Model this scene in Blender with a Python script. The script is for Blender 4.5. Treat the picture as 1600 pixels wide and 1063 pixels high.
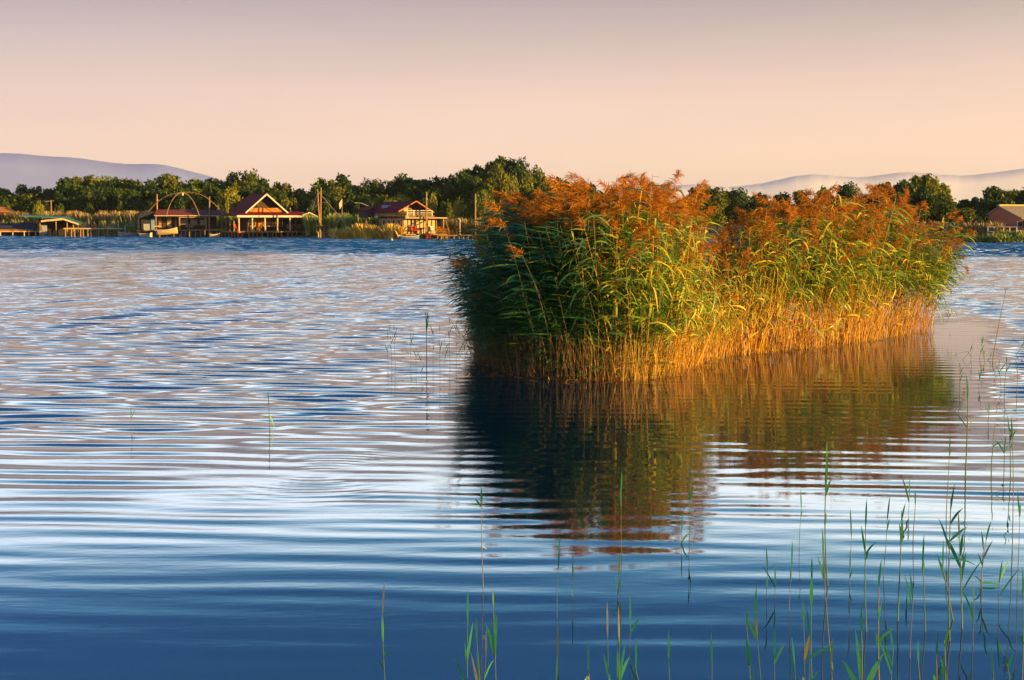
import bpy, math, random
import numpy as np
from mathutils import Vector, Matrix
R = math.radians
for o in list(bpy.data.objects): bpy.data.objects.remove(o)
scene = bpy.context.scene
col = scene.collection

# ------------------------------------------------------------------ camera, sky, sun, exposure
CAM_H, PITCH, F = 2.2, R(4.72), 1600 * 50 / 36
cd = bpy.data.cameras.new('camera'); cam = bpy.data.objects.new('camera', cd); col.objects.link(cam)
cam.location = (0, 0, CAM_H); cam.rotation_euler = (R(90) - PITCH, 0, 0)
cd.lens = 50; cd.sensor_width = 36; cd.clip_start = 0.1; cd.clip_end = 30000
scene.camera = cam
SUN_EL, SUN_AZ = R(9), R(62)          # azimuth measured from straight behind the camera towards the right
sdir = Vector((math.sin(SUN_AZ) * math.cos(SUN_EL), -math.cos(SUN_AZ) * math.cos(SUN_EL), math.sin(SUN_EL)))
sd = bpy.data.lights.new('sun', 'SUN'); sun = bpy.data.objects.new('sun', sd); col.objects.link(sun)
sd.energy = 5.0; sd.angle = R(0.5); sd.color = (1.0, 0.58, 0.12)
sun.rotation_euler = sdir.to_track_quat('Z', 'Y').to_euler()
sun.location = (60, -40, 40)
world = bpy.data.worlds.new('World'); scene.world = world; world.use_nodes = True
wn, wl = world.node_tree.nodes, world.node_tree.links
wn.clear()
w_out = wn.new('ShaderNodeOutputWorld'); w_bg = wn.new('ShaderNodeBackground'); w_bg.inputs['Strength'].default_value = 0.1
w_sky = wn.new('ShaderNodeTexSky'); w_sky.sky_type = 'NISHITA'; w_sky.sun_disc = False
w_sky.sun_elevation = SUN_EL; w_sky.sun_rotation = math.atan2(sdir.x, sdir.y); w_sky.dust_density = 2.0
w_tc = wn.new('ShaderNodeTexCoord'); w_sep = wn.new('ShaderNodeSeparateXYZ')
w_ramp = wn.new('ShaderNodeValToRGB')
SKY = [(0.0, (.54, .385, .325)), (.045, (.54, .39, .315)), (.085, (.46, .34, .295)), (.125, (.325, .26, .255)), (.156, (.225, .195, .213)),
       (.168, (.72, .79, .84)), (.188, (1.25, 1.37, 1.45)), (.212, (.56, .80, .97)), (.240, (.07, .28, .50)), (.272, (.001, .095, .265)), (.50, (.001, .065, .19)), (1.0, (.005, .06, .18))]
el = w_ramp.color_ramp.elements
while len(el) < len(SKY): el.new(0.5)
for e, (p, c) in zip(el, SKY): e.position = p; e.color = (*c, 1)
w_az = wn.new('ShaderNodeMapRange'); w_az.inputs['From Min'].default_value = -.45; w_az.inputs['From Max'].default_value = .45
w_tint = wn.new('ShaderNodeMix'); w_tint.data_type = 'RGBA'
w_tint.inputs['A'].default_value = (.93, .95, 1.04, 1); w_tint.inputs['B'].default_value = (1.10, 1.05, .95, 1)
w_mul = wn.new('ShaderNodeMix'); w_mul.data_type = 'RGBA'; w_mul.blend_type = 'MULTIPLY'; w_mul.inputs['Factor'].default_value = 1
w_x10 = wn.new('ShaderNodeVectorMath'); w_x10.operation = 'SCALE'; w_x10.inputs['Scale'].default_value = 10.0
w_mix = wn.new('ShaderNodeMix'); w_mix.data_type = 'RGBA'; w_mix.inputs['Factor'].default_value = 0.975
wl.new(w_tc.outputs['Generated'], w_sep.inputs[0]); wl.new(w_sep.outputs['Z'], w_ramp.inputs[0]); wl.new(w_sep.outputs['X'], w_az.inputs['Value'])
wl.new(w_az.outputs['Result'], w_tint.inputs['Factor'])
wl.new(w_ramp.outputs['Color'], w_mul.inputs['A']); wl.new(w_tint.outputs['Result'], w_mul.inputs['B'])
w_map = wn.new('ShaderNodeMapping'); w_map.inputs['Scale'].default_value = (2.2, 2.2, 11); w_no = wn.new('ShaderNodeTexNoise'); w_no.inputs['Scale'].default_value = 1.6; w_no.inputs['Detail'].default_value = 4
w_nr = wn.new('ShaderNodeMapRange'); w_nr.inputs['From Min'].default_value = .3; w_nr.inputs['From Max'].default_value = .7; w_nr.inputs['To Min'].default_value = .955; w_nr.inputs['To Max'].default_value = 1.045
w_m2 = wn.new('ShaderNodeVectorMath'); w_m2.operation = 'SCALE'
wl.new(w_tc.outputs['Generated'], w_map.inputs[0]); wl.new(w_map.outputs[0], w_no.inputs['Vector']); wl.new(w_no.outputs['Fac'], w_nr.inputs['Value'])
wl.new(w_mul.outputs['Result'], w_m2.inputs[0]); wl.new(w_nr.outputs['Result'], w_m2.inputs['Scale']); wl.new(w_m2.outputs[0], w_x10.inputs[0]); wl.new(w_sky.outputs['Color'], w_mix.inputs['A']); wl.new(w_x10.outputs[0], w_mix.inputs['B'])
wl.new(w_mix.outputs['Result'], w_bg.inputs['Color']); wl.new(w_bg.outputs[0], w_out.inputs['Surface'])
vs = scene.view_settings
scene.display_settings.display_device = 'sRGB'
vs.view_transform = 'Standard'; vs.look = 'None'; vs.exposure = 1.0; vs.gamma = 1.0; vs.use_curve_mapping = False
scene.cycles.max_bounces = 6; scene.cycles.diffuse_bounces = 3; scene.cycles.glossy_bounces = 3
scene.cycles.transmission_bounces = 2; scene.cycles.transparent_max_bounces = 4; scene.cycles.volume_bounces = 0
scene.cycles.caustics_reflective = False; scene.cycles.caustics_refractive = False
scene.cycles.use_denoising = True

# ------------------------------------------------------------------ helpers
CP, SP = math.cos(PITCH), math.sin(PITCH)
def W(px, py, Y):
    """world point seen at photo pixel (px, py) at distance Y along the view axis over the ground"""
    a, b = (px - 800) / F, (531.5 - py) / F
    dy, dz = CP + b * SP, -SP + b * CP
    return Vector((a * Y / dy, Y, CAM_H + dz * Y / dy))
def G(px, py, z=0.0):
    a, b = (px - 800) / F, (531.5 - py) / F
    dy, dz = CP + b * SP, -SP + b * CP
    t = (z - CAM_H) / dz
    return Vector((a * t, dy * t, z))
def zat(py, Y): return W(800, py, Y).z

def tag(o, label=None, cat=None, group=None, kind=None):
    if label: o['label'] = label
    if cat: o['category'] = cat
    if group: o['group'] = group
    if kind: o['kind'] = kind
    return o
def link_mesh(name, me, parent=None, loc=None):
    o = bpy.data.objects.new(name, me); col.objects.link(o)
    if parent: o.parent = parent
    if loc is not None: o.location = loc
    return o
def empty(name, loc, rz=0.0):
    o = bpy.data.objects.new(name, None); col.objects.link(o); o.location = loc; o.rotation_euler = (0, 0, rz); o.empty_display_size = .2
    return o
def np_mesh(name, V, Q, mat, tint=None, smooth=False):
    """mesh of quads from numpy arrays"""
    me = bpy.data.meshes.new(name)
    V = np.asarray(V, dtype=np.float32); Q = np.asarray(Q, dtype=np.int32)
    me.vertices.add(len(V)); me.vertices.foreach_set('co', V.ravel())
    me.loops.add(Q.size); me.loops.foreach_set('vertex_index', Q.ravel())
    me.polygons.add(len(Q)); me.polygons.foreach_set('loop_start', np.arange(0, Q.size, 4, dtype=np.int32))
    try: me.polygons.foreach_set('loop_total', np.full(len(Q), 4, dtype=np.int32))
    except Exception: pass
    if smooth: me.polygons.foreach_set('use_smooth', np.ones(len(Q), dtype=bool))
    if tint is not None:
        a = me.attributes.new('tint', 'FLOAT', 'POINT'); a.data.foreach_set('value', np.asarray(tint, dtype=np.float32))
    me.update(calc_edges=True); me.validate()
    me.materials.append(mat)
    return me

class MB:
    """collects boxes, bars, tubes and prisms and links them as one mesh object"""
    def __init__(s): s.v, s.f = [], []
    def add(s, vs, fs):
        n = len(s.v); s.v += [tuple(p) for p in vs]; s.f += [tuple(i + n for i in f) for f in fs]; return s
    def box(s, x0, x1, y0, y1, z0, z1):
        return s.add([(x0,y0,z0),(x1,y0,z0),(x1,y1,z0),(x0,y1,z0),(x0,y0,z1),(x1,y0,z1),(x1,y1,z1),(x0,y1,z1)],
                     [(3,2,1,0),(4,5,6,7),(0,1,5,4),(1,2,6,5),(2,3,7,6),(3,0,4,7)])
    def tube(s, pts, r, n=6, r1=None):
        pts = [Vector(p) for p in pts]; m = len(pts); vs, fs = [], []
        for i, p in enumerate(pts):
            t = (pts[min(i+1, m-1)] - pts[max(i-1, 0)]).normalized()
            a = t.cross(Vector((0, 0, 1)) if abs(t.z) < .9 else Vector((1, 0, 0))).normalized(); b = t.cross(a)
            rr = r + ((r1 if r1 is not None else r) - r) * i / max(1, m - 1)
            for k in range(n):
                g = 2 * math.pi * k / n; vs.append(p + a * math.cos(g) * rr + b * math.sin(g) * rr)
        for i in range(m - 1):
            for k in range(n):
                k2 = (k + 1) % n; fs.append((i*n+k, i*n+k2, (i+1)*n+k2, (i+1)*n+k))
        fs += [tuple(range(n - 1, -1, -1)), tuple(range((m-1)*n, m*n))]
        return s.add(vs, fs)
    def bar(s, p0, p1, w, h=None):
        p0, p1 = Vector(p0), Vector(p1); t = (p1 - p0).normalized(); h = h or w
        a = t.cross(Vector((0, 0, 1)) if abs(t.z) < .95 else Vector((0, 1, 0))).normalized() * w / 2; b = a.cross(t).normalized() * h / 2
        vs = [p + sa * a + sb * b for p in (p0, p1) for sa, sb in ((-1,-1),(1,-1),(1,1),(-1,1))]
        return s.add(vs, [(0,1,2,3),(7,6,5,4),(0,4,5,1),(1,5,6,2),(2,6,7,3),(3,7,4,0)])
    def slab(s, quad, th):
        """a plate: four (or three) corners thickened downwards along its normal"""
        q = [Vector(p) for p in quad]; n = (q[1]-q[0]).cross(q[-1]-q[0]).normalized()
        if n.z < 0: q = q[::-1]; n = -n
        k = len(q); vs = q + [p - n * th for p in q]
        fs = [tuple(range(k)), tuple(range(2*k-1, k-1, -1))] + [((i+1) % k, i, i + k, (i+1) % k + k) for i in range(k)]
        return s.add(vs, fs)
    def build(s, name, mat, parent=None, loc=None, smooth=False):
        me = bpy.data.meshes.new(name); me.from_pydata(s.v, [], s.f); me.materials.append(mat)
        if smooth:
            for p in me.polygons: p.use_smooth = True
        me.update()
        return link_mesh(name, me, parent, loc)

ORD = ['first', 'second', 'third', 'fourth', 'fifth', 'sixth', 'seventh', 'eighth', 'ninth', 'tenth', 'eleventh', 'twelfth', 'thirteenth',
       'fourteenth', 'fifteenth', 'sixteenth', 'seventeenth', 'eighteenth', 'nineteenth', 'twentieth', 'twenty-first', 'twenty-second', 'twenty-third', 'twenty-fourth',
       'twenty-fifth', 'twenty-sixth', 'twenty-seventh', 'twenty-eighth', 'twenty-ninth', 'thirtieth']

# ------------------------------------------------------------------ materials
def mat(name, c, rough=.7, var=.25, scale=3.0, c2=None, metal=0.0, stretch=(1, 1, 1), bump=0.0, spec=.3):
    m = bpy.data.materials.new(name); m.use_nodes = True; nt = m.node_tree; n, l = nt.nodes, nt.links
    b = n['Principled BSDF']; b.inputs['Roughness'].default_value = rough; b.inputs['Metallic'].default_value = metal
    b.inputs['Specular IOR Level'].default_value = spec
    tc = n.new('ShaderNodeTexCoord'); mp = n.new('ShaderNodeMapping'); mp.inputs['Scale'].default_value = stretch
    no = n.new('ShaderNodeTexNoise'); no.inputs['Scale'].default_value = scale; no.inputs['Detail'].default_value = 4
    l.new(tc.outputs['Object'], mp.inputs[0]); l.new(mp.outputs[0], no.inputs['Vector'])
    r = n.new('ShaderNodeValToRGB'); r.color_ramp.elements[0].position = .3; r.color_ramp.elements[1].position = .7
    c2 = c2 or tuple(min(1, x * (1 + var)) for x in c)
    r.color_ramp.elements[0].color = (*[x * (1 - var) for x in c], 1); r.color_ramp.elements[1].color = (*c2, 1)
    l.new(no.outputs['Fac'], r.inputs[0]); l.new(r.outputs[0], b.inputs['Base Color'])
    if bump:
        bp = n.new('ShaderNodeBump'); bp.inputs['Strength'].default_value = bump; bp.inputs['Distance'].default_value = .05
        l.new(no.outputs['Fac'], bp.inputs['Height']); l.new(bp.outputs[0], b.inputs['Normal'])
    return m

def leafmat(name, ramp, transl=.3, objvar=.25, rough=.5, gloss=.06):
    """plant tissue: colour from a tint per leaf (young, green, yellowed, some toned as sunlit or shaded), light partly passing through"""
    m = bpy.data.materials.new(name); m.use_nodes = True; nt = m.node_tree; n, l = nt.nodes, nt.links
    n.clear(); out = n.new('ShaderNodeOutputMaterial')
    at = n.new('ShaderNodeAttribute'); at.attribute_name = 'tint'
    oi = n.new('ShaderNodeObjectInfo')
    ma = n.new('ShaderNodeMath'); ma.operation = 'MULTIPLY_ADD'; ma.inputs[1].default_value = objvar; 
    ms = n.new('ShaderNodeMath'); ms.operation = 'SUBTRACT'; ms.inputs[1].default_value = objvar / 2
    l.new(oi.outputs['Random'], ma.inputs[0]); l.new(at.outputs['Fac'], ma.inputs[2]); l.new(ma.outputs[0], ms.inputs[0])
    r = n.new('ShaderNodeValToRGB'); e = r.color_ramp.elements
    while len(e) < len(ramp): e.new(.5)
    for x, (p, c) in zip(e, ramp): x.position = p; x.color = (*c, 1)
    l.new(ms.outputs[0], r.inputs[0])
    d = n.new('ShaderNodeBsdfDiffuse'); t = n.new('ShaderNodeBsdfTranslucent'); mx = n.new('ShaderNodeMixShader'); mx.inputs[0].default_value = transl
    g = n.new('ShaderNodeBsdfGlossy'); g.inputs['Roughness'].default_value = rough; g.inputs['Color'].default_value = (1, 1, 1, 1)
    mg = n.new('ShaderNodeMixShader'); mg.inputs[0].default_value = gloss
    l.new(r.outputs[0], d.inputs[0]); l.new(r.outputs[0], t.inputs[0]); l.new(d.outputs[0], mx.inputs[1]); l.new(t.outputs[0], mx.inputs[2])
    l.new(mx.outputs[0], mg.inputs[1]); l.new(g.outputs[0], mg.inputs[2]); l.new(mg.outputs[0], out.inputs['Surface'])
    return m

M = {}
M['reed_leaf'] = leafmat('reed_leaf', [(0, (0.016, 0.123, 0.045)), (0.35, (0.047, 0.174, 0.022)), (0.6, (0.264, 0.415, 0.019)), (0.82, (0.737, 0.679, 0.039)), (1, (0.878, 0.566, 0.065))], .3, .2)
M['reed_stalk'] = leafmat('reed_stalk', [(0, (.11, .13, .03)), (.25, (.26, .12, .022)), (.55, (.70, .31, .03)), (.8, (.88, .52, .045)), (1, (.85, .55, .08))], .05, .3)
M['stub'] = leafmat('dead_stub_shaded', [(0, (.13, .07, .022)), (.5, (.24, .13, .035)), (1, (.36, .22, .07))], .05, .1)  # dead brown, toned darker to stand in for shade at the island's left end
M['plume'] = leafmat('reed_plume', [(0, (0.324, 0.112, 0.018)), (0.5, (0.54, 0.203, 0.024)), (1, (0.675, 0.315, 0.044))], .35, .4, gloss=.0)
M['young_leaf'] = leafmat('young_leaf', [(0, (0.014, 0.302, 0.105)), (0.5, (0.051, 0.475, 0.09)), (0.8, (0.2, 0.6, 0.045)), (1, (0.429, 0.367, 0.09))], .3, .25, gloss=.08)
M['young_stalk'] = leafmat('young_stalk', [(0, (0.039, 0.18, 0.065)), (0.5, (0.104, 0.165, 0.052)), (1, (0.208, 0.15, 0.078))], .05, .4)
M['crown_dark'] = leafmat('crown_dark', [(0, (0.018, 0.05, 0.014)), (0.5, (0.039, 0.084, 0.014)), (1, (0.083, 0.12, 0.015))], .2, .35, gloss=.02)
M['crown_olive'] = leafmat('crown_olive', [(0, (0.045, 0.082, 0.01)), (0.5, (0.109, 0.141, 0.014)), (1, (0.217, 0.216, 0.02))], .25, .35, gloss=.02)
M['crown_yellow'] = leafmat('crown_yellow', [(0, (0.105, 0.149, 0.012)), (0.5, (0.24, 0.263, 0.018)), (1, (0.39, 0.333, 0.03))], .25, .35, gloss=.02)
M['shore_green'] = leafmat('shore_green', [(0, (0.051, 0.133, 0.014)), (0.5, (0.153, 0.247, 0.019)), (1, (0.374, 0.361, 0.036))], .25, .1)
M['shore_gold'] = leafmat('shore_gold', [(0, (0.336, 0.252, 0.033)), (0.5, (0.714, 0.462, 0.05)), (1, (0.9, 0.63, 0.083))], .2, .1)
M['shore_tan'] = leafmat('shore_tan', [(0, (0.117, 0.126, 0.022)), (0.5, (0.26, 0.196, 0.044)), (1, (0.416, 0.266, 0.077))], .2, .1)
M['bark'] = mat('bark', (.09, .065, .045), .9, .4, 6, stretch=(3, 3, .5))
M['wood'] = mat('weathered_wood', (.36, .22, .09), .75, .35, 5, stretch=(1, 1, 4))
M['wood_pale'] = mat('pale_wood', (.62, .47, .26), .7, .2, 5)
M['wood_dark'] = mat('dark_wood', (.07, .045, .03), .85, .4, 4)
M['white'] = mat('white_paint', (.62, .58, .50), .5, .08, 4)
M['grey'] = mat('grey_paint', (.30, .32, .34), .6, .2, 4)
M['maroon'] = mat('maroon_roof', (.22, .006, .006), .75, .3, 2.5, stretch=(8, 1, 1), spec=.15)
M['maroon2'] = mat('faded_red_roof', (.26, .06, .05), .8, .35, 2.0, stretch=(6, 1, 1), spec=.15)
M['slate'] = mat('dark_roof', (.05, .045, .05), .8, .3, 3)
M['green_roof'] = mat('green_roof', (.05, .22, .15), .6, .3, 3)
M['orange'] = mat('orange_boards', (.55, .20, .04), .7, .25, 4, stretch=(1, 1, 6))
M['cream'] = mat('cream_wall', (.56, .42, .20), .7, .12, 3)
M['brick'] = None
M['red'] = mat('red_paint', (.55, .03, .02), .5, .15, 4)
M['blue'] = mat('blue_paint', (.16, .28, .48), .5, .2, 4)
M['rope'] = mat('rope', (.35, .30, .24), .9, .2, 20)
M['metal'] = mat('dull_metal', (.55, .55, .52), .4, .1, 10, metal=.6)
M['black'] = mat('black_rubber', (.02, .02, .022), .6, .2, 8)
M['roof_tan'] = mat('tan_roof', (.30, .25, .17), .8, .15, 3)
M['mountain'] = mat('blue_hazed_rock', (.25, .36, .80), .95, .05, .002)  # blue of the distance haze put into the rock colour
M['mountain_far'] = mat('pale_hazed_rock', (.82, .84, .98), .95, .05, .002)  # haze painted in: rock colour lifted pale and bluish to fade the ridges
M['net'] = mat('dark_net', (.03, .03, .035), .95, .3, 30)

def brickmat():
    m = bpy.data.materials.new('red_brick'); m.use_nodes = True; n, l = m.node_tree.nodes, m.node_tree.links
    b = n['Principled BSDF']; b.inputs['Roughness'].default_value = .85
    t = n.new('ShaderNodeTexBrick'); t.inputs['Scale'].default_value = 5; t.inputs['Color1'].default_value = (.60, .16, .055, 1)
    t.inputs['Color2'].default_value = (.48, .12, .045, 1); t.inputs['Mortar'].default_value = (.32, .22, .16, 1); t.inputs['Mortar Size'].default_value = .012
    tc = n.new('ShaderNodeTexCoord'); sx = n.new('ShaderNodeSeparateXYZ'); ad = n.new('ShaderNodeMath'); cx = n.new('ShaderNodeCombineXYZ')
    l.new(tc.outputs['Object'], sx.inputs[0]); l.new(sx.outputs['X'], ad.inputs[0]); l.new(sx.outputs['Y'], ad.inputs[1])
    l.new(ad.outputs[0], cx.inputs['X']); l.new(sx.outputs['Z'], cx.inputs['Y']); l.new(cx.outputs[0], t.inputs['Vector']); l.new(t.outputs['Color'], b.inputs['Base Color'])
    return m
M['brick'] = brickmat()
def glassmat():
    m = bpy.data.materials.new('window_glass'); m.use_nodes = True; b = m.node_tree.nodes['Principled BSDF']
    b.inputs['Base Color'].default_value = (.06, .055, .05, 1); b.inputs['Roughness'].default_value = .06
    return m
M['glass'] = glassmat()

# ------------------------------------------------------------------ water
def watermat():
    m = bpy.data.materials.new('lake_water'); m.use_nodes = True; nt = m.node_tree; n, l = nt.nodes, nt.links
    n.clear(); out = n.new('ShaderNodeOutputMaterial')
    geo = n.new('ShaderNodeNewGeometry'); sep = n.new('ShaderNodeSeparateXYZ'); l.new(geo.outputs['Position'], sep.inputs[0])
    def math_(op, a, b=None, c=None):
        q = n.new('ShaderNodeMath'); q.operation = op
        for i, x in enumerate((a, b, c)):
            if x is None: continue
            if isinstance(x, (int, float)): q.inputs[i].default_value = x
            else: l.new(x, q.inputs[i])
        return q.outputs[0]
    def noise(scale, detail=3, rough=.5):
        mp = n.new('ShaderNodeMapping'); mp.inputs['Scale'].default_value = scale; l.new(geo.outputs['Position'], mp.inputs[0])
        q = n.new('ShaderNodeTexNoise'); q.inputs['Scale'].default_value = 1; q.inputs['Detail'].default_value = detail; q.inputs['Roughness'].default_value = rough
        l.new(mp.outputs[0], q.inputs['Vector']); return q.outputs['Fac']
    def ramp(v, a, b):
        q = n.new('ShaderNodeMapRange'); q.interpolation_type = 'SMOOTHSTEP'; q.inputs['From Min'].default_value = a; q.inputs['From Max'].default_value = b
        l.new(v, q.inputs['Value']); return q.outputs['Result']
    # wind-ruffled belt along the far shore with a ragged near edge
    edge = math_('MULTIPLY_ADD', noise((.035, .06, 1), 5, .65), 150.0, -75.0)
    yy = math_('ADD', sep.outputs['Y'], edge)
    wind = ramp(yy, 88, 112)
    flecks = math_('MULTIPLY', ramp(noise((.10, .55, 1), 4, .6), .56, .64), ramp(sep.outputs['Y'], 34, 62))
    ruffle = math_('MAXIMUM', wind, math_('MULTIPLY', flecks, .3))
    far = ramp(sep.outputs['Y'], 22, 40)
    h1 = math_('MULTIPLY', math_('MULTIPLY', noise((1.6, 5.2, 1), 2), far), .006)
    h2 = math_('MULTIPLY', math_('MULTIPLY', noise((2.2, 5.5, 1), 3), ruffle), .05)
    h3 = math_('MULTIPLY', noise((5, 16, 1), 3), .00042)
    hh = math_('ADD', math_('ADD', h1, h2), h3)
    bp = n.new('ShaderNodeBump'); bp.inputs['Strength'].default_value = 1; bp.inputs['Distance'].default_value = 1
    l.new(hh, bp.inputs['Height'])
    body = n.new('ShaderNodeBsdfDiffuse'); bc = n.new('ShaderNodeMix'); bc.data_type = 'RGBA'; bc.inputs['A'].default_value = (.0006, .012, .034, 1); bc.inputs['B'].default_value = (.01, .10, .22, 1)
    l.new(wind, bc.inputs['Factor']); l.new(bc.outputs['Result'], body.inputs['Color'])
    gl = n.new('ShaderNodeBsdfGlossy'); gl.inputs['Color'].default_value = (.94, .97, 1.0, 1)
    l.new(math_('MULTIPLY_ADD', ruffle, .12, .02), gl.inputs['Roughness'])
    l.new(bp.outputs[0], gl.inputs['Normal'])
    fr = n.new('ShaderNodeFresnel'); fr.inputs["IOR"].default_value = 3.0; l.new(bp.outputs[0], fr.inputs['Normal'])
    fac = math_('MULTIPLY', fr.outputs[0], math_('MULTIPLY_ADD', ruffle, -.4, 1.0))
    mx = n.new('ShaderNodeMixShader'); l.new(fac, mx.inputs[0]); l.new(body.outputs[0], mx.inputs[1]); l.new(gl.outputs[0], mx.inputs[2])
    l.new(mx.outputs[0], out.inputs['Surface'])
    return m
M['water'] = watermat()

def water():
    rng = np.random.default_rng(4)
    near = np.concatenate([np.arange(4.5, 16, .019), np.arange(16, 34, .03), np.arange(34, 96, .06), np.arange(96, 250, .20), np.array([260, 290])])
    ys = np.concatenate([np.array([-60, -20, -5, 0, 3]), near])
    nc = 240
    t = np.linspace(-1, 1, nc)
    half = np.clip(ys, 4, 260) * .46 + 4
    X = half[:, None] * t[None, :]
    X = np.concatenate([np.full((len(ys), 1), -700.), X, np.full((len(ys), 1), 700.)], axis=1)
    Y = np.repeat(ys[:, None], nc + 2, axis=1)
    Z = np.zeros_like(X)
    amp_y = np.interp(ys, [0, 4.5, 9, 11, 13, 17, 22, 30, 34], [0, .13, .22, .36, .38, .27, .16, .12, 0])[:, None]
    for k in range(22):
        lam = rng.uniform(.27, .56); th = rng.normal(R(3), R(8)); kk = 2 * math.pi / lam
        slope = .017 if lam < .36 else .020
        ph = rng.uniform(0, 6.28)
        gx, gy, g0 = rng.uniform(.25, .9), rng.uniform(.15, .5), rng.uniform(0, 6.28)
        env = .55 + .45 * np.sin(gx * X + g0 + .8 * np.sin(gy * Y + ph))
        Z += slope / kk * env * np.sin(kk * (math.sin(th) * X + math.cos(th) * Y) + ph + .5 * np.sin(.8 * X + g0))
    def smooth(v, a, b): t_ = np.clip((v - a) / (b - a), 0, 1); return t_ * t_ * (3 - 2 * t_)
    Z *= amp_y * (1 + 1.3 * smooth(-X, .3, 3.5) * smooth(Y, 11, 16))
    # short open-water ripples from the island out, then wind chop towards the far shore
    m1 = np.maximum(smooth(Y, 12, 19) * np.maximum(smooth(-X, -.2, 2.2), smooth(X / np.maximum(Y, 1), .32, .37)), smooth(Y, 29, 36))
    Z1 = np.zeros_like(X)
    for k in range(26):
        lam = rng.uniform(.26, .60); th = rng.normal(R(2), R(11)); kk = 2 * math.pi / lam; ph = rng.uniform(0, 6.28)
        gx, gy, g0 = rng.uniform(.08, .4), rng.uniform(.08, .3), rng.uniform(0, 6.28)
        Z1 += .029 / kk * (.6 + .4 * np.sin(gx * X + g0 + .8 * np.sin(gy * Y + ph))) * np.sin(kk * (math.sin(th) * X + math.cos(th) * Y) + ph + .6 * np.sin(.5 * X + g0))
    patch = np.sin(.045 * X + 1.3 * np.sin(.03 * Y)) * 9 + np.sin(.13 * X + 2 * np.sin(.06 * Y + 1)) * 5 + np.sin(.31 * X + .11 * Y) * 3
    m2 = smooth(Y + patch, 82, 118)
    Z2 = np.zeros_like(X)
    for k in range(24):
        lam = rng.uniform(.9, 2.4); th = rng.normal(R(8), R(26)); kk = 2 * math.pi / lam; ph = rng.uniform(0, 6.28); g0 = rng.uniform(0, 6.28)
        Z2 += .085 / kk * np.sin(kk * (math.sin(th) * X + math.cos(th) * Y) + ph + .6 * np.sin(.3 * X + g0))
    Z += Z1 * m1 * (1 - .6 * m2) + Z2 * m2
    Z *= np.interp(np.abs(X), [0, 110, 140], [1, 1, 0])
    # a small ring of ripples left of the reflection, as where a fish rose
    c = G(500, 738); rr = np.hypot(X - c.x, (Y - c.y))
    Z += .0007 * np.sin(rr * 46) * np.exp(-((rr - .6) / .6) ** 2)
    V = np.stack([X, Y, Z], axis=2).reshape(-1, 3)
    nr, ncc = X.shape
    i = np.arange(nr - 1)[:, None] * ncc + np.arange(ncc - 1)[None, :]
    Q = np.stack([i, i + 1, i + ncc + 1, i + ncc], axis=2).reshape(-1, 4)
    o = link_mesh('lake_water', np_mesh('lake_water', V, Q, M['water'], smooth=True)); tag(o, 'wide rippled blue lake mirroring the sky and the reed island', kind='structure')
water()

# ------------------------------------------------------------------ far land and mountains
SHX = [-900, 0, 520, 740, 900, 1200, 1480, 1560, 2600]
SHD = [236, 233, 197, 186, 180, 168, 158, 153, 150]
def shoreY(px): return float(np.interp(px, SHX, SHD))
def land():
    m = mat('shore_ground', (.10, .09, .03), .95, .45, .25, bump=.3)
    mb = MB(); pts = []
    for px in range(-900, 2601, 20):
        y = shoreY(px) + 1.0 + .7 * math.sin(px * .31) + .5 * math.sin(px * .13); x = (px - 800) / F * y
        pts.append((x, y))
    rows = [(0, -.4), (.4, .25), (4, .55), (22, .9), (60, 1.2), (900, 1.2), (14000, 1.2)]
    vs, fs = [], []
    for dy, z in rows:
        for x, y in pts:
            k = 1 + (max(0, dy - 60) / 200)
            vs.append((x * k, y + dy, z))
    n = len(pts)
    for r in range(len(rows) - 1):
        for i in range(n - 1): fs.append((r*n+i, r*n+i+1, (r+1)*n+i+1, (r+1)*n+i))
    mb.add(vs, fs); tag(mb.build('shore_ground', m), 'low grassy bank along the far side of the lake', kind='structure')
land()
def ridge(name, label, D, prof, depth, seed):
    rng = np.random.default_rng(seed)
    px = np.arange(prof[0][0], prof[-1][0] + 1, 4.0)
    yy = np.interp(px, [p[0] for p in prof], [p[1] for p in prof])
    ker = np.hanning(23); ker /= ker.sum(); yy = np.convolve(np.pad(yy, 11, mode='edge'), ker, 'valid')
    x = (px - 800) / F * D
    h = np.maximum(1, (348 - yy) / F * D + 2) + np.convolve(rng.normal(0, D * .0006, len(px) + 10), np.ones(11) / 11, 'valid')
    vs = []; R_ = [(-1, 0), (-.7, .3), (-.4, .6), (-.2, .8), (0, 1), (.5, .5), (1, 0)]
    jit = [np.convolve(rng.normal(0, 1, len(px) + 8), np.ones(9) / 9, 'valid') for _ in R_]
    for (v, k), j in zip(R_, jit):
        kk = k
        vs.append(np.stack([x * (1 + v * depth / D), np.full_like(x, D + v * depth), h * kk + (0 if k else -.5)], axis=1))
    n = len(px); V = np.concatenate(vs)
    i = np.arange(len(R_) - 1)[:, None] * n + np.arange(n - 1)[None, :]
    Q = np.stack([i, i + 1, i + n + 1, i + n], axis=2).reshape(-1, 4)
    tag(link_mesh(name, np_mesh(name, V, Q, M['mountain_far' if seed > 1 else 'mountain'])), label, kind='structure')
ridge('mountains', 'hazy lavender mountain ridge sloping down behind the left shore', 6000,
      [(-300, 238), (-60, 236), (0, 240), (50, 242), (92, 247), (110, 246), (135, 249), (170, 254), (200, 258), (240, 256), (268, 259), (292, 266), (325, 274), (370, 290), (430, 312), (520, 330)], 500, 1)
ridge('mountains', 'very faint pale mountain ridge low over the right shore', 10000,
      [(1020, 320), (1080, 304), (1140, 293), (1200, 286), (1240, 276), (1262, 271), (1300, 276), (1345, 279), (1400, 269), (1440, 272), (1500, 276), (1548, 271), (1600, 263), (1700, 256), (1900, 262)], 420, 2)
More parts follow.
